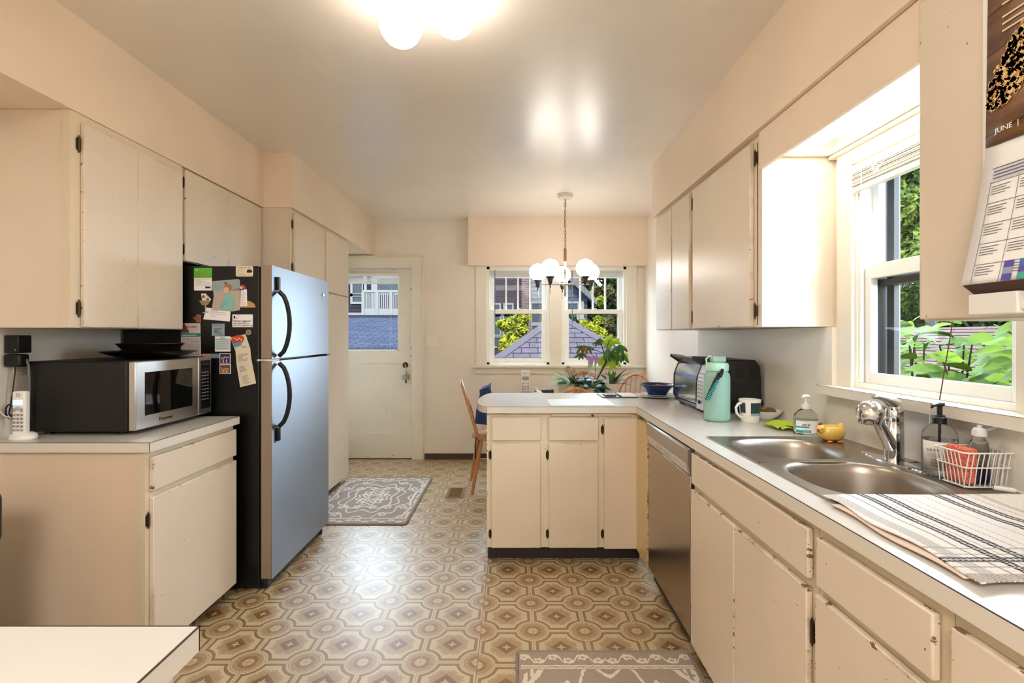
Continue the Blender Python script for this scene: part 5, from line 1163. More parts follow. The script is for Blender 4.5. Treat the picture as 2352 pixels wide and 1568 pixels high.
obj('lower_rod', MB().lathe([(.0125, .20), (.0135, .195), (.011, .19), (.011, .10), (.0135, .095), (.011, .09), (.011, .02), (.02, .012), (.022, 0), (.012, -.012), (.011, -.095), (.006, -.105), (.0001, -.106)], (chx, chy, 1.745), 16), Msil, ch, smooth=True)
for k in range(5):
    a = math.radians(90+72*k); ux, uy = math.cos(a), math.sin(a); R = .245
    arm = obj('arm', MB().tube([(chx, chy, 1.742), (chx+ux*.12, chy+uy*.12, 1.748), (chx+ux*(R-.02), chy+uy*(R-.02), 1.752)], .0055, 8), Msil, ch, smooth=True)
    c0 = (chx+ux*R, chy+uy*R, 1.752)
    obj('socket_cup', MB().lathe([(.005, -.06), (.0055, -.03), (.014, -.022), (.020, .0), (.024, .022), (.037, .032), (.037, .038), (.0001, .038)], c0, 20), Mdk, ch, smooth=True)
    obj('finial', MB().lathe([(.0001, -.115), (.004, -.112), (.0055, -.10), (.0055, -.055), (.0001, -.055)], c0, 10), Msil, ch, smooth=True)
    obj('globe_shade', MB().ball((c0[0], c0[1], 1.858), .076, 28), mat('lit_opal_chandelier', (1, .96, .9), .3, emit=(1, .94, .86), es=7.5), ch, smooth=True)
# box added above the rear fill light, out of view; no real ceiling lamp
rl_ = thing('ceiling_light', 'square box added above the unseen fill light behind the viewpoint', 'ceiling light', (-.3, -1.2, ZC)); obj('fill_light_frame', B(-.92, .32, -1.82, -.58, 2.45, ZC), M_white, rl_)
# ------------------------------------------------------------------ rugs, floor vent
def rug(x0, x1, y0, y1, lab, ground, line):
    cx_, cy_ = (x0+x1)/2, (y0+y1)/2
    t_ = thing('rug', lab, 'rug', (cx_, cy_, 0))
    obj('pile', B(x0+.006, x1-.006, y0+.006, y1-.006, .0005, .010), rug_mat('rug_pile_'+('a' if y0 > 3 else 'b'), (x1-x0)/2, (y1-y0)/2, ground, line), t_, bevel=.003)
    m = MB(); m.tube([(x0+.012, y0, .006), (x1-.012, y0, .006), (x1, y0+.012, .006), (x1, y1-.012, .006), (x1-.012, y1, .006), (x0+.012, y1, .006), (x0, y1-.012, .006), (x0, y0+.012, .006)], .0055, 6, closed=True)
    obj('bound_edge', m, mat('rug_binding', sc(150, 138, 128), .9), t_)
rug(-1.50, -.735, 3.41, 4.53, 'taupe patterned rug in front of the back door', sc(186, 176, 168), sc(240, 236, 230))
rug(.016, .72, .85, 2.035, 'taupe patterned rug in front of the sink cabinets', sc(186, 170, 154), sc(240, 230, 214))
vt = thing('floor_vent', 'brown metal floor register beyond the rug', 'floor vent', (-.472, 4.11, 0))
obj('vent_frame', B(-.545, -.400, 3.975, 4.245, 0, .005), mat('vent_frame', sc(150, 134, 116), .4, .6), vt, bevel=.002); obj('duct_opening', B(-.522, -.423, 4.0, 4.22, .005, .0056), mat('vent_dark', sc(96, 72, 46), .4, .5), vt)
m = MB()
for i in range(16): m.box(-.522, -.423, 4.005+.0135*i, 4.009+.0135*i, .0056, .0075)
obj('louvres', m, mat('vent_brass', sc(170, 140, 90), .35, .8), vt)
# ------------------------------------------------------------------ dining table, chairs
tbn = thing('dining_table', 'round oak dining table under the chandelier', 'table', (.52, 4.28, 0))
obj('tabletop', MB().lathe([(.0001, 0), (.55, 0), (.56, .012), (.55, .024), (.0001, .024)], (.52, 4.28, .716), 48, 1.1, .9), M_oak, tbn, smooth=True)
obj('pedestal', MB().lathe([(.05, 0), (.07, .1), (.045, .3), (.06, .5), (.09, .62), (.0001, .62)], (.52, 4.28, .095), 24), M_oak, tbn, smooth=True)
for k in range(4):
    a = PI/4+k*PI/2; obj('foot', MB().tube([(.52+.03*math.cos(a), 4.28+.03*math.sin(a), .13), (.52+.2*math.cos(a), 4.28+.2*math.sin(a), .07), (.52+.36*math.cos(a), 4.28+.36*math.sin(a), .02)], [.03, .026, .018], 10), M_oak, tbn, smooth=True)
def make_chair():
    """bow-back chair at the origin; the back is towards -y"""
    t_ = thing('dining_chair', 'chair', 'chair')
    obj('seat', MB().lathe([(.0001, 0), (.17, 0), (.205, .012), (.205, .026), (.19, .034), (.0001, .028)], (0, .02, .425), 36, 1.0, .98), M_oak, t_, smooth=True)
    for sx_ in (-1, 1):
        for sy_ in (-1, 1): obj('leg', MB().tube([(sx_*.12, .02+sy_*.12, .43), (sx_*.155, .02+sy_*.165, .22), (sx_*.185, .02+sy_*.20, .006)], [.012, .019, .011], 10), M_oak, t_, smooth=True)
        obj('stretcher', MB().tube([(sx_*.158, -.145, .2), (sx_*.158, .185, .2)], .008, 8), M_oak, t_, smooth=True)
    obj('stretcher', MB().tube([(-.158, .02, .2), (.158, .02, .2)], .008, 8), M_oak, t_, smooth=True)
    pts = []
    for k in range(25):
        a = PI*k/24; x = .19*math.cos(a); h = math.sin(a)**.62*.47; pts.append((x*(1.06 if h < .3 else 1.0), -.13-.19*h/.47*.75, .45+h))
    obj('bow', MB().tube(pts, .0125, 10), M_oak, t_, smooth=True)
    for k in range(7):
        u = (k-3)/3; a = math.acos(max(-1, min(1, u*.155/.19))); h = math.sin(a)**.62*.47
        obj('spindle', MB().tube([(u*.115, -.13, .45), (u*.14, -.13-.19*.4*.75, .45+h*.5), (u*.155, -.13-.19*h/.47*.75, .45+h)], [.006, .0085, .005], 8), M_oak, t_, smooth=True)
    return t_
c0 = make_chair(); spots = [((.455, 3.83, 0), 0, 'honey oak bow-back chair tucked in with its back to the island'), ((-.175, 4.28, 0), -PI/2+.12, 'honey oak bow-back chair with a blue jacket over its back'),
         ((1.06, 4.66, 0), PI*.80, 'honey oak bow-back chair by the corner behind the blue bowl'), ((.72, 4.93, 0), PI*.97, 'honey oak bow-back chair under the window behind the plants')]
for i, (l, rz, lab) in enumerate(spots):
    c = c0 if i == 0 else copy_tree(c0); c.location = l; c.rotation_euler = (0, 0, rz); c['label'] = lab; c['group'] = 'bow-back chairs round the dining table'
jk = MB().grid(lambda u, v: (-.335+.04*math.cos(2*PI*u)+.05*v, 4.28+(.10+.02*math.sin(5*v))*math.sin(2*PI*u), .62+.26*v-.02*math.sin(4*PI*u)), 20, 8)
jx = MB(); rr = random.Random(2)
def jac(u, v): a = 2*PI*u; return (-.235+(.05+.03*(1-v))*math.cos(a)+.012*math.sin(3*a+5*v), 4.26+(.13-.02*v)*math.sin(a)*(1+.08*math.sin(4*a+6*v)), .56+.30*v+.03*math.cos(a)*v)
jm = MB().grid(jac, 28, 10); jm.b.faces.new([v for v in sorted([q for q in jm.b.verts if False], key=lambda q: 0)]) if False else None
top = [Vector(jac(k/28, 1)) for k in range(28)]; jm.prism([tuple(p) for p in top], (0, 0, .004))
ja = obj('jacket', jm, mat('denim_blue', sc(52, 74, 120), .85, bump=.3, bscale=250, var=.35, vscale=14), smooth=True); tag(ja, 'dark blue jacket draped over the chair back', 'jacket')
obj('chair_tie', MB().tube([(-.30, 4.15, .48), (-.315, 4.14, .38), (-.31, 4.14, .27)], .006, 6), M_black, None).name = 'cushion_tie'
tag(bpy.data.objects['cushion_tie'], 'black cushion tie dangling below the jacket chair seat', 'tie')
# ------------------------------------------------------------------ things on the dining table
TZ = .7405
phone(((1207-HX)*4.1/F_PX, 4.10, TZ), 'white cordless phone standing on the dining table', 1.45)
bt = thing('spray_bottle', 'small clear bottle with a white cap on the dining table', 'bottle', (.19, 4.05, TZ)); obj('bottle', MB().lathe([(.0001, 0), (.024, 0), (.024, .09), (.010, .11)], (.19, 4.05, TZ), 16), M_clear, bt, smooth=True); obj('cap', MB().lathe([(.010, .10), (.010, .14), (.0001, .14)], (.19, 4.05, TZ), 12), M_white, bt)
tag(obj('face_mask', MB().grid(lambda u, v: (.19+.12*u, 3.98+.05*v, TZ+.112-.06*u+.015*math.sin(PI*v)), 8, 4), M_paper, solid=.002), 'crumpled white tissue beside the clear bottle', 'tissue').name = 'tissue'
M_leaf = mat('leaf_green', sc(64, 118, 48), .45, trans=0, var=.3, vscale=25); M_lime = mat('leaf_lime', sc(176, 214, 66), .45); M_dleaf = mat('leaf_dark', sc(44, 84, 50), .35, var=.3, vscale=30); M_olive = mat('leaf_olive', sc(78, 92, 40), .4); M_fern = mat('fern_green', sc(110, 180, 80), .5, var=.3, vscale=40); M_stem = mat('dark_stem', sc(60, 48, 36), .7)
def leaf(mb, base, d, L, w, droop=.3, n=6, nrm=(0, 0, 1), fold=.15):
    d = Vector(d).normalized(); nr = Vector(nrm); side = d.cross(nr)
    if side.length < 1e-3: side = Vector((1, 0, 0))
    side.normalize(); nr = side.cross(d); base = Vector(base); prev = None
    for i in range(n+1):
        t_ = i/n; c_ = base+d*L*t_+nr*(-droop*L*t_*t_); ww = w*math.sin(PI*(t_*.92+.04))**.8*.5
        a, b_, c2 = mb.b.verts.new(c_-side*ww+nr*fold*ww), mb.b.verts.new(c_), mb.b.verts.new(c_+side*ww+nr*fold*ww)
        if prev:
            mb.b.faces.new((prev[0], prev[1], b_, a)); mb.b.faces.new((prev[1], prev[2], c2, b_))
        prev = (a, b_, c2)
def PT(px, py, Y): return Vector(((px-HX)*Y/F_PX, Y, EYE-(py-HY)*Y/F_PX))
# tall money-tree style plant
rr = random.Random(11)
mt = thing('potted_tree', 'tall leafy houseplant with drooping bright leaves against the window', 'plant', (.78, 4.32, TZ))
obj('pot', MB().lathe([(.0001, 0), (.075, 0), (.090, .13), (.082, .13), (.078, .12), (.0001, .12)], (.71, 4.40, TZ), 28), mat('teal_pot', sc(30, 86, 84), .3), mt, smooth=True)
tr_ = [(.71, 4.40, .85), tuple(PT(1393, 830, 4.40)), tuple(PT(1388, 815, 4.40)), tuple(PT(1383, 795, 4.42))]
br = MB().tube(tr_, [.008, .008, .006, .004], 8)
for (a, b_) in (((1388, 812), (1352, 803)), ((1383, 795), (1378, 775)), ((1390, 815), (1400, 780)), ((1390, 820), (1425, 800)), ((1352, 803), (1335, 795)), ((1385, 800), (1372, 782))): br.tube([tuple(PT(*a, 4.4)), tuple(PT((a[0]+b_[0])/2, (a[1]+b_[1])/2-3, 4.4)), tuple(PT(*b_, 4.4))], .0028, 6)
obj('stem', br, M_stem, mt, smooth=True)
def whorl(mb, c_, n, L, w, a0, a1, droop, seed):
    r = random.Random(seed)
    for i in range(n):
        a = a0+(a1-a0)*(i+.5)/n+r.uniform(-.15, .15); d = Vector((math.cos(a), r.uniform(-.5, .2), math.sin(a))); leaf(mb, c_, d, L*r.uniform(.8, 1.15), w, droop, 6, (0, -1, .3))
def drop(mb, px, py, n, L, w, Y, seed, spread=.55):
    r = random.Random(seed); c_ = PT(px, py, Y)
    for i in range(n):
        a = -PI/2+(i-(n-1)/2)*spread+r.uniform(-.1, .1); leaf(mb, c_, (math.cos(a), r.uniform(-.35, .05), math.sin(a)), L*r.uniform(.8, 1.1), w, r.uniform(-.1, .15), 6, (0, -1, .3))
m = MB()
for q in ((1404, 806, 4, .115, .042), (1424, 792, 4, .10, .034), (1396, 800, 2, .09, .04), (1432, 812, 3, .085, .028), (1420, 815, 2, .09, .03)): drop(m, *q, 4.38, q[0])
obj('foliage', m, M_leaf, mt, smooth=True, solid=.0006)
m = MB()
for q in ((1400, 776, 5, .115, .045), (1385, 818, 5, .11, .045), (1408, 826, 4, .10, .038), (1424, 808, 3, .11, .026)): drop(m, *q, 4.44, q[0]+1, .5)
for (px, py, a, L) in ((1400, 778, 60, .05), (1402, 780, 150, .05), (1408, 784, 20, .06), (1426, 812, -15, .07)): leaf(m, PT(px, py, 4.43), (math.cos(r(a)), -.1, math.sin(r(a))), L, .04, .1, 6, (0, -1, .3))
obj('young_foliage', m, M_lime, mt, smooth=True, solid=.0006)
m = MB()
for q in ((1338, 794, 5, .085, .024), (1352, 795, 4, .075, .022), (1377, 778, 4, .055, .018), (1371, 784, 4, .055, .018), (1334, 810, 4, .075, .022)): drop(m, *q, 4.40, q[0]+2, .62)
obj('old_foliage', m, M_olive, mt, smooth=True, solid=.0006)
m = MB(); leaf(m, PT(1347, 797, 4.38), (-.1, 0, -1), .07, .028, 0, 5, (0, -1, 0)); obj('brown_leaf', m, R_(170, 96, 50), mt)
# white pot with bromeliad-like leaves
wp = thing('potted_plant', 'strappy green plant in a tapered white pot', 'plant', (.82, 4.1, TZ))
wc = PT(1405, 905, 4.02)
obj('pot', MB().lathe([(.0001, -.02), (.050, -.02), (.0565, .088), (.052, .088), (.050, .08), (.0001, .08)], (wc.x, 4.02, wc.z+.0), 28), M_ceramic, wp, smooth=True)
m = MB(); rr = random.Random(4)
for i in range(22):
    a = rr.uniform(0, 2*PI); el = rr.uniform(.3, 1.1); leaf(m, (wc.x+.015*math.cos(a), 4.02+.015*math.sin(a), wc.z+.075), (math.cos(a)*math.cos(el), math.sin(a)*math.cos(el)*.8, math.sin(el)), rr.uniform(.12, .21), .022, rr.uniform(.2, .6), 8)
obj('foliage', m, M_dleaf, wp, smooth=True, solid=.0006)
m = MB()
for i in range(5): a = rr.uniform(0, 2*PI); leaf(m, (wc.x, 4.02, wc.z+.075), (math.cos(a)*.4, math.sin(a)*.3, .9), .12, .03, .1, 6)
obj('young_foliage', m, M_leaf, wp, smooth=True)
m = MB(); 
for i in range(7): a = rr.uniform(0, 2*PI); leaf(m, (wc.x, 4.02, wc.z+.075), (math.cos(a)*.5, math.sin(a)*.4, .8), .07, .014, .1, 4)
obj('dry_leaves', m, R_(150, 104, 74), wp)
tg = PT(1396, 872, 3.99); obj('plant_tag', MB().prism([(tg.x-.008, 3.985, tg.z-.035), (tg.x+.012, 3.985, tg.z-.035), (tg.x+.008, 3.985, tg.z+.03), (tg.x-.004, 3.985, tg.z+.04), (tg.x-.014, 3.985, tg.z+.028)], (0, .001, 0)), R_(220, 226, 232), wp)
# orchid
oc = thing('potted_orchid', 'purple orchid with broad leaves in a cream pot', 'plant', (.64, 4.02, TZ)); op = PT(1358, 905, 4.0)
obj('pot', MB().lathe([(.0001, -.03), (.035, -.03), (.040, .05), (.036, .05), (.0001, .045)], (op.x, 4.0, op.z), 20), mat('tan_pot', sc(222, 206, 176), .5), oc, smooth=True)
m = MB()
for (dx_, dz_, L, w) in ((.9, .5, .17, .075), (-.8, .6, .12, .06), (.4, .9, .10, .05), (.6, -.1, .13, .07)): leaf(m, (op.x, 3.98, op.z+.045), (dx_, -.15, dz_), L, w, .75, 8, (0, -.4, 1))
obj('foliage', m, M_dleaf, oc, smooth=True, solid=.001)
m = MB().tube([(op.x, 4.0, op.z+.04), tuple(PT(1368, 860, 4.0)), tuple(PT(1367, 828, 4.0)), tuple(PT(1362, 824, 4.0))], .0018, 5); obj('flower_stem', m, M_stem, oc)
m = MB()
for (px, py) in ((1353, 823), (1364, 822), (1372, 826), (1356, 829)):
    for k in range(5): a = 2*PI*k/5+px; leaf(m, PT(px, py, 3.99), (math.cos(a), -.2, math.sin(a)), .026, .020, .1, 4, (0, -1, 0))
obj('petals', m, R_(186, 150, 214), oc)
m = MB()
for (px, py, w, L) in ((1363, 818, .035, .13), (1373, 822, .02, .08)): leaf(m, PT(px, py, 4.0), (-.35, -.1, -.9), L, w, .0, 8, (0, -1, .2))
obj('variegated_leaf', m, R_(170, 196, 180), oc)
# fern and mixed planter
fp = thing('fern_planter', 'cream planter of fern and trailing greenery on the dining table', 'plant', (.47, 4.1, TZ)); fc_ = PT(1310, 905, 4.05)
obj('pot', MB().lathe([(.0001, -.03), (.085, -.03), (.098, .085), (.092, .085), (.09, .07), (.0001, .07)], (fc_.x, 4.12, fc_.z), 32), mat('cream_planter', sc(226, 218, 200), .4), fp, smooth=True)
m = MB(); rr = random.Random(8)
def frond(mb, b0, d, L, w, droop, r):
    b0 = Vector(b0); d = Vector(d).normalized(); n = 18
    for i in range(2, n):
        t_ = i/n; p_ = b0+d*L*t_+Vector((0, 0, -droop*L*t_*t_)); s_ = d.cross(Vector((0, 0, 1))).normalized(); ww = w*math.sin(PI*t_)**.6
        for sg in (-1, 1): leaf(mb, p_, s_*sg+d*.4, ww, .006, .1, 3)
for i in range(34):
    a = rr.uniform(PI*.55, PI*1.45); el = rr.uniform(-.1, 1.0); frond(m, (fc_.x-.02, 4.10, fc_.z+.08), (math.cos(a)*math.cos(el), math.sin(a)*math.cos(el)*.8, math.sin(el)), rr.uniform(.14, .27), .028, rr.uniform(.3, .8), rr)
obj('fern_fronds', m, M_fern, fp)
m = MB()
for i in range(80):
    a = rr.uniform(0, 2*PI); el = rr.uniform(.2, 1.4); leaf(m, (fc_.x+.03+rr.uniform(-.03, .04), 4.10+rr.uniform(-.04, .04), fc_.z+.08), (math.cos(a)*math.cos(el), math.sin(a)*math.cos(el), math.sin(el)), rr.uniform(.08, .16), .008, rr.uniform(.1, .6), 5)
obj('grassy_foliage', m, M_leaf, fp)
m = MB()
for i in range(60):
    a = rr.uniform(0, 2*PI); el = rr.uniform(0, 1.2); leaf(m, (fc_.x+.05+rr.uniform(-.03, .03), 4.06+rr.uniform(-.03, .03), fc_.z+.075), (math.cos(a)*math.cos(el), math.sin(a)*math.cos(el), math.sin(el)), .05, .022, .4, 4)
obj('dark_foliage', m, M_dleaf, fp)
m = MB()
for (px, py) in ((1305, 845), (1316, 857), (1303, 852), (1318, 853)):
    for k in range(8): a = 2*PI*k/8; leaf(m, PT(px, py, 4.0), (math.cos(a), -.4, math.sin(a)*.9+.3), .022, .012, .1, 3, (0, -1, 0))
obj('dried_flowers', m, R_(196, 158, 140), fp)
sv = thing('succulent', 'silvery succulent in a dark teal pot between fern and orchid', 'plant', (.58, 4.15, TZ)); sp_ = PT(1345, 905, 4.15)
obj('pot', MB().lathe([(.0001, -.03), (.045, -.03), (.055, .12), (.05, .12), (.0001, .11)], (sp_.x, 4.15, sp_.z), 24), mat('teal_pot', (0, 0, 0)), sv, smooth=True)
m = MB()
for i in range(26): a = rr.uniform(0, 2*PI); el = rr.uniform(.0, 1.2); leaf(m, (sp_.x, 4.15, sp_.z+.12), (math.cos(a)*math.cos(el), math.sin(a)*math.cos(el), math.sin(el)), .075, .018, .1, 4)
obj('foliage', m, mat('silver_leaf', sc(140, 156, 160), .5), sv)
bp = obj('vase', MB().lathe([(.0001, -.03), (.03, -.03), (.034, .10), (.030, .10), (.0001, .09)], (PT(1384, 905, 4.12).x, 4.12, PT(1384, 905, 4.12).z), 20), mat('navy_glaze', sc(34, 52, 88), .25), smooth=True); tag(bp, 'dark navy pot hidden between the orchid and the white pot', 'pot')
tag(obj('wooden_crate', B(.47, .575, 3.90, 3.95, TZ, TZ+.125), wood('pine', sc(206, 164, 110), sc(184, 140, 88), axis=0), bevel=.002), 'small pine box end behind the front chair back', 'box')
tag(obj('black_box', B(.235, .33, 4.0, 4.08, TZ, TZ+.125), mat('dark_grey_plastic', sc(58, 54, 60), .5), bevel=.004), 'dark grey box behind the front chair back beside the fern', 'box')
# plant tip showing at the sill corner
sg = obj('trailing_leaf', (lambda m: (leaf(m, (1.262, 1.135, 1.0), (.0, -.22, -.6), .06, .004, -.2, 6, (-1, 0, 0)), leaf(m, (1.26, 1.14, 1.0), (-.01, .25, .45), .05, .004, .2, 6, (-1, 0, 0)), m)[2])(MB()), M_leaf, solid=.0006); tag(sg, 'thin green leaf tip at the end of the window sill', 'leaf')
# ------------------------------------------------------------------ outdoors
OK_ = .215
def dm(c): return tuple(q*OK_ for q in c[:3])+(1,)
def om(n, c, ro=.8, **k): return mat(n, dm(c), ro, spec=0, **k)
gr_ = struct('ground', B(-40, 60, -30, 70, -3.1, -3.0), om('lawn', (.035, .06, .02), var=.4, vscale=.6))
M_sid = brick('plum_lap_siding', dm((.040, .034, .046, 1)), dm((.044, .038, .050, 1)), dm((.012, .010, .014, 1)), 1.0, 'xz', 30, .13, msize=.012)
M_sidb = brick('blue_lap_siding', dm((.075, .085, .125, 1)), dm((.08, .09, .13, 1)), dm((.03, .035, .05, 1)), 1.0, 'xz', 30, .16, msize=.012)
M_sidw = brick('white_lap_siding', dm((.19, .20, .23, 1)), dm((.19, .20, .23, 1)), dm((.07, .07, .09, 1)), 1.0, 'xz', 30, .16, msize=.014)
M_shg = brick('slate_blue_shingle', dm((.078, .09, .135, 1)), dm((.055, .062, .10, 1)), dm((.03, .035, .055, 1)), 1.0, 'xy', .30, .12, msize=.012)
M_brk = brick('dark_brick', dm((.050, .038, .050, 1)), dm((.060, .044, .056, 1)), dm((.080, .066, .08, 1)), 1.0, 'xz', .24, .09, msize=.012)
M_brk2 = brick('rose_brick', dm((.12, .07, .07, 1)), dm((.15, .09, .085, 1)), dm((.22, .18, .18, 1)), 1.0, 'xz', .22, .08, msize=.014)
M_owt = om('outdoor_white', (.26, .25, .25)); M_ogl = mat('outdoor_window_glass', (.012, .015, .018, 1), .3, spec=.03); M_otr = om('outdoor_trim_grey', (.15, .15, .18))
def OP(px, py, Y): return (px-HX)*Y/F_PX, EYE-(py-HY)*Y/F_PX
def opane(h, px0, py0, px1, py1, Y, nm='window'):
    x0, z1 = OP(px0, py0, Y); x1, z0 = OP(px1, py1, Y); e = .07
    m = MB(); m.box(x0-e, x0, Y-.06, Y, z0-e, z1+e); m.box(x1, x1+e, Y-.06, Y, z0-e, z1+e); m.box(x0, x1, Y-.06, Y, z1, z1+e); m.box(x0, x1, Y-.06, Y, z0-e, z0)
    f = obj(nm, m, M_owt, h); obj('pane', B(x0, x1, Y-.03, Y-.01, z0, z1), M_ogl, f); return f
# house with balcony seen through the door
HY_ = 16.0
h1 = thing('neighbour_house', 'plum sided house with a white balcony behind the blue-grey roof', 'house', (-4, HY_, -3))
obj('siding_wall', B(-8.6, -2.75, HY_, HY_+5, -3, 6), M_sid, h1)
opane(h1, 811, 652, 832, 676, HY_); opane(h1, 811, 679, 832, 693, HY_); opane(h1, 868, 640, 916, 672, HY_-.01)
x0, z0 = OP(835, 718, HY_-1.1); x1, z1 = OP(920, 670, HY_-1.1)
rl2 = MB(); rl2.box(x0, x1+.6, HY_-1.15, HY_-1.07, z1-.02, z1+.05); rl2.box(x0, x1+.6, HY_-1.15, HY_-1.07, z0-.10, z0+.12)
for i in range(4): xx = x0+i*.42; rl2.box(xx-.045, xx+.045, HY_-1.16, HY_-1.06, z0-.1, z1)
br_ = obj('balcony_rail', rl2, M_owt, h1)
m = MB(); n = 26
for i in range(n): xx = x0+.05+(x1+.5-x0)*i/n; m.box(xx-.018, xx+.018, HY_-1.13, HY_-1.09, z0+.1, z1)
obj('balusters', m, M_owt, br_); obj('balcony_floor', B(x0-.05, x1+.7, HY_-1.16, HY_, z0-.18, z0-.1), M_owt, h1)
m = MB(); xx, _ = OP(858, 640, HY_-.05); m.box(xx-.07, xx+.07, HY_-.06, HY_, 1, 4); xx, _ = OP(838, 640, HY_-.05); m.box(xx-.06, xx+.06, HY_-.06, HY_, 1.6, 4); m.box(-8.6, OP(836, 0, HY_)[0], HY_-.05, HY_, OP(0, 724, HY_)[1], OP(0, 718, HY_)[1]); obj('trim_boards', m, M_owt, h1)
# blue-grey shingle roof of the near garage
g1 = thing('garage_roof', 'blue-grey shingle roof outside the back door', 'roof', (-2.5, 10, 0))
x0 = -5.5; ya, yb = 9.0, 12.6; za = EYE-(797-HY)*ya/F_PX; zb = EYE-(728-HY)*yb/F_PX
rf = MB(); rf.prism([(x0, ya, za), (-1.55, ya, za), (-1.55, yb, zb), (x0, yb, zb)], (0, 0, -.08)); obj('roof_slope', rf, M_shg, g1)
obj('ridge_cap', B(x0, -1.55, yb-.08, yb+.08, zb-.02, zb+.05), om('dark_ridge', (.04, .042, .06)), g1); obj('gutter', B(x0, -1.5, ya-.12, ya, za-.13, za-.01), om('gutter_grey', (.05, .055, .08)), g1, bevel=.02); obj('garage_wall', B(x0, -1.6, ya+.1, yb-.1, -3, za-.1), M_otr, g1)
# brick apartment house beyond the left far window
BY = 20.0
h2 = thing('brick_building', 'dark brick apartment building with pale bay windows', 'building', (0, BY, -3))
obj('brick_wall', B(OP(1080, 0, BY)[0], OP(1198, 0, BY)[0], BY, BY+6, -3, 7), M_brk, h2); obj('rose_brick_pier', B(OP(1198, 0, BY-.4)[0], OP(1219, 0, BY-.4)[0], BY-.4, BY, -3, 7), M_brk2, h2)
obj('siding_bay', B(OP(1219, 0, BY-.3)[0], OP(1300, 0, BY-.3)[0], BY-.3, BY+4, -3, 7), M_sidw, h2); obj('upper_rose_brick', B(OP(1285, 0, BY-.6)[0], OP(1330, 0, BY-.6)[0], BY-.6, BY-.3, OP(0, 690, BY)[1], 7), M_brk2, h2)
for a in ((1130, 700, 1147, 722), (1160, 700, 1176, 722), (1130, 726, 1148, 768), (1158, 726, 1190, 770), (1130, 775, 1150, 795)): opane(h2, *a, BY)
for a in ((1222, 697, 1245, 740), (1222, 748, 1245, 764)): opane(h2, *a, BY-.3)
# grey gabled house in the right far window
h3 = thing('neighbour_house', 'blue-grey gabled house beyond the garage ridge', 'house', (3, 17, -3)); GY = 17.0
P_ = lambda px, py: (OP(px, py, GY)[0], GY, OP(px, py, GY)[1])
obj('siding_wall', MB().prism([P_(1296, 640), P_(1303, 636), P_(1349, 668), P_(1349, 800), P_(1296, 800)], (0, 2, 0)), M_sidb, h3)
obj('roof_edge', MB().prism([(P_(1298, 622)[0], GY-.4, P_(1298, 622)[2]), (P_(1368, 690)[0], GY-.4, P_(1368, 690)[2]), (P_(1366, 702)[0], GY-.4, P_(1366, 702)[2]), (P_(1298, 640)[0], GY-.4, P_(1298, 640)[2])], (0, 2.4, 0)), om('pale_fascia', (.13, .13, .15)), h3)
opane(h3, 1303, 697, 1326, 712, GY); opane(h3, 1303, 716, 1324, 745, GY); obj('corner_board', B(P_(1330, 0)[0], P_(1341, 0)[0], GY-.05, GY, -2, OP(0, 692, GY)[1]), M_owt, h3)
# hip-roofed outbuilding with plum shingles
g2 = thing('hip_roof', 'plum shingle hip roof just outside the dining windows', 'roof', (1.2, 11, 0))
def shingle2():
    m = bpy.data.materials.new('plum_shingle'); m.use_nodes = True; t = NT(m); p = m.node_tree.nodes['Principled BSDF']; v, x, y, z = t.obj()
    b_ = t.new('ShaderNodeTexBrick'); t.l.new(t.vec(x, z, 0), b_.inputs['Vector']); b_.inputs['Scale'].default_value = 1; b_.inputs['Brick Width'].default_value = .34; b_.inputs['Row Height'].default_value = .105; b_.inputs['Mortar Size'].default_value = .009; b_.inputs['Mortar Smooth'].default_value = .2
    b_.inputs['Color1'].default_value = dm((.105, .088, .110, 1)); b_.inputs['Color2'].default_value = dm((.125, .105, .13, 1)); b_.inputs['Mortar'].default_value = dm((.02, .017, .022, 1))
    c = t.mix(t.ss(.55, .62, t.noise(v, 40, 3)), b_.outputs[0], dm((.05, .042, .052, 1))); t.l.new(c, p.inputs['Base Color']); p.inputs['Roughness'].default_value = .9; p.inputs['Specular IOR Level'].default_value = 0; return m
Ms2 = shingle2(); ap = Vector((OP(1283, 722, 12.0)[0], 12.0, OP(1283, 722, 12.0)[1]))
eL, eR = Vector((OP(1100, 850, 9.6)[0], 9.6, OP(1100, 850, 9.6)[1])), Vector((OP(1500, 848, 9.6)[0], 9.6, OP(1500, 848, 9.6)[1])); bL, bR = eL+Vector((0, 5, 0)), eR+Vector((0, 5, 0)); ap2 = ap+Vector((0, 1.0, 0))
for nm, ps in (('front_slope', (eL, eR, ap)), ('side_slope', (eL, ap, ap2, bL)), ('side_slope', (eR, bR, ap2, ap))):
    obj(nm, MB().prism([tuple(p) for p in ps], (0, 0, -.05)), Ms2, g2)
def ridgecaps(a, b_, n=15):
    m = MB()
    for i in range(n):
        p0 = a.lerp(b_, i/n); p1 = a.lerp(b_, (i+1.08)/n); d = (p1-p0).normalized(); s_ = d.cross(Vector((0, 0, 1))).normalized(); u = s_.cross(d)
        for sg in (-1, 1): m.prism([tuple(p0+u*.03), tuple(p1+u*.045), tuple(p1+s_*sg*.13-u*.02), tuple(p0+s_*sg*.13-u*.035)], tuple(u*.012))
    return m
obj('hip_caps', ridgecaps(eL, ap), om('cap_shingle', (.11, .095, .115)), g2); obj('hip_caps', ridgecaps(eR, ap), om('cap_shingle', (0, 0, 0)), g2); obj('outbuilding_wall', B(eL.x+.3, eR.x-.3, 10, 14, -3, eL.z-.1), M_otr, g2)
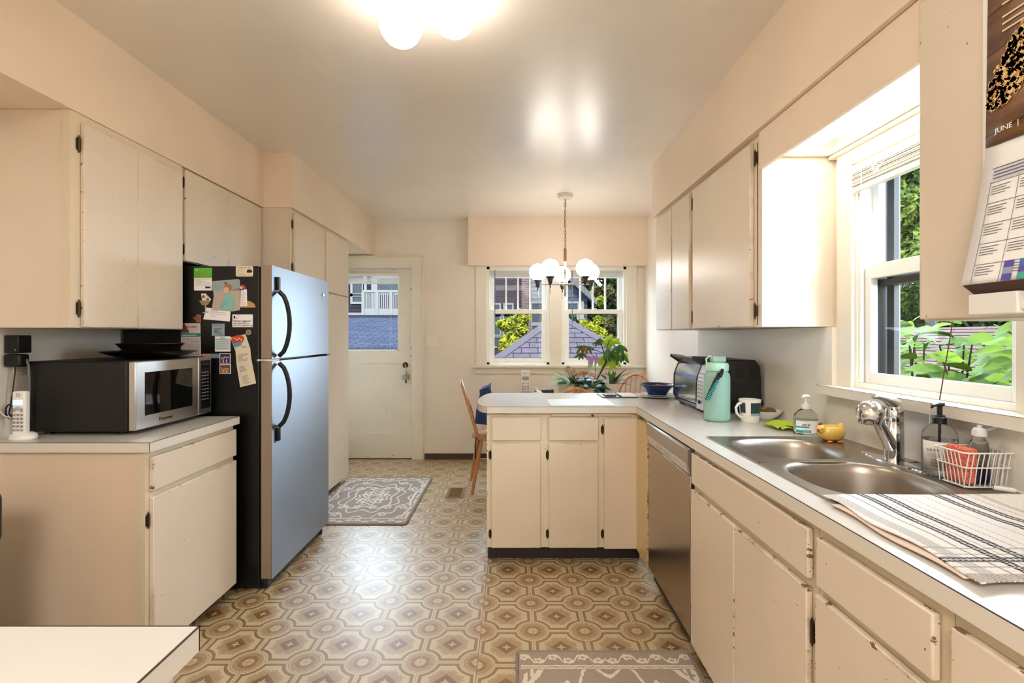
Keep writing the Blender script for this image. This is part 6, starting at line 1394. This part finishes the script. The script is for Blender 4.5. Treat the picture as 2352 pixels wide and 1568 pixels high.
# trees: leaf clusters with trunks
def leafcloud(name, blobs, size, n, m, parent, seed=1, elong=1.6):
    r_ = np.random.default_rng(seed); V = []; Fc = []; tot = sum(b[3]**2 for b in blobs)
    for (bx_, by_, bz_, br2) in blobs:
        k = max(3, int(n*br2**2/tot)); d = r_.normal(size=(k, 3)); d /= np.linalg.norm(d, axis=1)[:, None]
        rad = br2*(r_.random(k)**.45); c_ = np.array([bx_, by_, bz_])+d*rad[:, None]*np.array([1, 1, .85])
        a = r_.normal(size=(k, 3)); a /= np.linalg.norm(a, axis=1)[:, None]; q = r_.normal(size=(k, 3)); b_ = np.cross(a, q); b_ /= np.linalg.norm(b_, axis=1)[:, None]; nn = np.cross(a, b_)
        s_ = size*r_.uniform(.6, 1.3, k)[:, None]; o_ = len(V)
        P4 = np.stack([c_-a*s_*elong/2, c_+b_*s_/2+nn*s_*.12, c_+a*s_*elong/2, c_-b_*s_/2+nn*s_*.12], 1).reshape(-1, 3)
        V.extend(P4.tolist()); Fc.extend([[o_+4*i, o_+4*i+1, o_+4*i+2, o_+4*i+3] for i in range(k)])
    me = bpy.data.meshes.new(name); me.from_pydata(V, [], Fc); me.materials.append(m)
    o = bpy.data.objects.new(name, me); COL.objects.link(o); o.parent = parent; o.location = -origin(parent); return o
def lm(n, c1, c2, sc_=3):
    if n in MC: return MC[n]
    m = bpy.data.materials.new(n); m.use_nodes = True; t = NT(m); p = m.node_tree.nodes['Principled BSDF']; v, x, y, z = t.obj()
    t.l.new(t.mix(t.ss(.35, .65, t.noise(v, sc_, 3)), dm(c1), dm(c2)), p.inputs['Base Color']); p.inputs['Roughness'].default_value = .6; p.inputs['Specular IOR Level'].default_value = .03
    MC[n] = m; return m
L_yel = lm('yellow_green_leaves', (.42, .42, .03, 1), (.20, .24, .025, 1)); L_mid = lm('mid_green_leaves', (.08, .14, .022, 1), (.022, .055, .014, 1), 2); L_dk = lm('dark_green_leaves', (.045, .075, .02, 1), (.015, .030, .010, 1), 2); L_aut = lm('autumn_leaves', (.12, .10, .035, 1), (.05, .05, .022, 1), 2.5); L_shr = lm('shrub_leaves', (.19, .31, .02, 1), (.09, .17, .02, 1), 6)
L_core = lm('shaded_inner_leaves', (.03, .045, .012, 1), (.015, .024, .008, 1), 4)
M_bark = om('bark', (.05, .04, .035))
def tree(lab, blobs, size, n, m, seed, nm='tree', trunk=True):
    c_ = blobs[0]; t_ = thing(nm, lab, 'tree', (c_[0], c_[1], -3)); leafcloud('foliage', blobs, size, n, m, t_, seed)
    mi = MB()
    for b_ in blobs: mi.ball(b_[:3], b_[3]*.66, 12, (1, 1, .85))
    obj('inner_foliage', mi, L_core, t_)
    if trunk: obj('trunk', MB().tube([(c_[0], c_[1], -3), (c_[0]+.1, c_[1], c_[2]-.3), (c_[0], c_[1], c_[2])], [.22, .12, .06], 8), M_bark, t_)
    return t_
def bl_(lst, Y): return [((px-HX)*Y/F_PX, Y+dy_, EYE-(py-HY)*Y/F_PX, r_*Y/F_PX) for (px, py, r_, dy_) in lst]
tree('bright yellow-green tree in front of the dark brick building', bl_([(1185, 745, 22, 0), (1165, 748, 16, .2), (1200, 728, 16, 0), (1190, 760, 20, 0), (1175, 785, 24, 0), (1200, 788, 20, 0), (1160, 795, 14, 0), (1196, 740, 16, .2), (1150, 745, 8, 0)], 15), .13, 5200, L_yel, 1)
tree('large dark green tree beside the blue-grey gabled house', bl_([(1370, 690, 34, 0), (1350, 640, 26, 2), (1366, 655, 24, 2), (1345, 680, 24, 2), (1330, 630, 20, 2), (1400, 720, 38, 1), (1420, 660, 36, 0), (1380, 740, 30, 0), (1440, 700, 40, 1), (1400, 625, 34, 0), (1360, 730, 22, 0), (1465, 640, 36, 0), (1440, 760, 34, 0)], 23), .20, 9000, L_dk, 2)
tree('autumn-tinged tree rising behind the hip roof', bl_([(1395, 745, 22, 0), (1415, 770, 24, 0), (1430, 735, 24, 0), (1400, 775, 18, 0), (1390, 672, 18, 0), (1425, 690, 18, 0), (1450, 780, 26, 0), (1372, 668, 10, 0)], 15), .12, 5200, L_aut, 3)
tree('yellow-green shrub top along the hip roof ridge', bl_([(1340, 742, 8, 0), (1352, 750, 10, 0), (1368, 758, 12, 0), (1384, 766, 10, 0), (1373, 735, 9, 0), (1380, 690, 9, 0)], 14.5), .10, 1300, L_yel, 4)
tree('dark shrub between the gabled house and the hip roof', bl_([(1310, 735, 12, 0), (1322, 745, 10, 0), (1300, 728, 10, 0)], 15.5), .14, 700, L_mid, 5)
# through the sink window (looks along +x)
def SP(px, py, X): Y = X*F_PX/(px-HX); return (X, Y, EYE-(py-HY)*Y/F_PX)
def sb_(lst, X): 
    o = []
    for (px, py, r_, d) in lst: p = SP(px, py, X+d); o.append((*p, r_*p[1]/F_PX))
    return o
tree('tall light green tree filling the top of the sink window', sb_([(2060, 560, 60, 0), (2100, 480, 60, 0), (2040, 470, 50, 1), (2110, 600, 50, 0), (2075, 400, 60, 0), (2180, 560, 70, 0), (2240, 650, 70, 0), (2010, 620, 50, 1), (2060, 690, 50, 0), (2120, 700, 50, 1), (2330, 640, 80, 1), (2000, 420, 60, 1)], 10), .13, 15000, lm('light_green_leaves', (.25, .33, .05, 1), (.08, .14, .03, 1), 2), 6)
tree('dark evergreen hedge mass behind the light green tree', sb_([(2060, 700, 70, 0), (2180, 700, 90, 0), (2300, 700, 110, 1), (2080, 560, 90, 1), (2200, 500, 100, 1), (2000, 700, 70, 0), (2000, 560, 90, 0), (2090, 420, 100, 0), (2340, 560, 110, 0), (2000, 420, 90, 0), (2040, 770, 60, 0), (2140, 770, 60, 0), (2240, 770, 70, 0), (2340, 770, 80, 0), (2100, 740, 60, -1), (2180, 735, 60, -1), (2020, 730, 60, -1)], 14), .24, 20000, L_dk, 7)
g3 = thing('shed_roof', 'weathered reddish plank roof behind the shrub outside the sink window', 'roof', (6, 6, 0))
M_shed = brick('weathered_shed_planks', dm((.26, .19, .17, 1)), dm((.20, .14, .125, 1)), dm((.04, .03, .03, 1)), 1.0, 'yz', .9, .045, msize=.006)
zc_ = EYE+.15; obj('roof_slope', MB().prism([(5.2, 3.2, zc_-.95), (5.2, 9.6, zc_-.95), (6.6, 9.6, zc_-.02), (6.6, 3.2, zc_-.02)], (0, 0, -.06)), M_shed, g3); obj('shed_wall', B(5.4, 6.6, 3.4, 9.4, -3, .3), M_otr, g3)
sh = thing('shrub', 'leafy green shrub close outside the sink window', 'shrub', (2.6, 2.6, -3))
m = MB(); rr = random.Random(21)
for i in range(950):
    X = rr.uniform(2.0, 3.1); Y = rr.uniform(1.35, 4.4)*X/2.5; top_ = 1.30+.12*math.sin(4*Y)+.10*math.sin(9*Y+1)+rr.uniform(-.1, .14); z = .5+(top_-.5)*rr.random()**.8; a = rr.uniform(0, 2*PI)
    leaf(m, (X, Y, z), (math.cos(a)*.6-.3, math.sin(a), rr.uniform(-.2, .7)), rr.uniform(.10, .19), rr.uniform(.05, .085), rr.uniform(.1, .5), 5, (-.6, rr.uniform(-.3, .3), .7))
obj('foliage', m, L_shr, sh, smooth=True)
m = MB()
for i in range(26):
    X = rr.uniform(2.1, 3.0); Y = rr.uniform(1.4, 4.4)*X/2.5; m.tube([(X, Y, -1), (X+.1, Y+.1, .5), (X+rr.uniform(-.1, .1), Y+rr.uniform(-.2, .2), 1.25)], [.02, .012, .004], 5)
obj('branches', m, M_bark, sh)
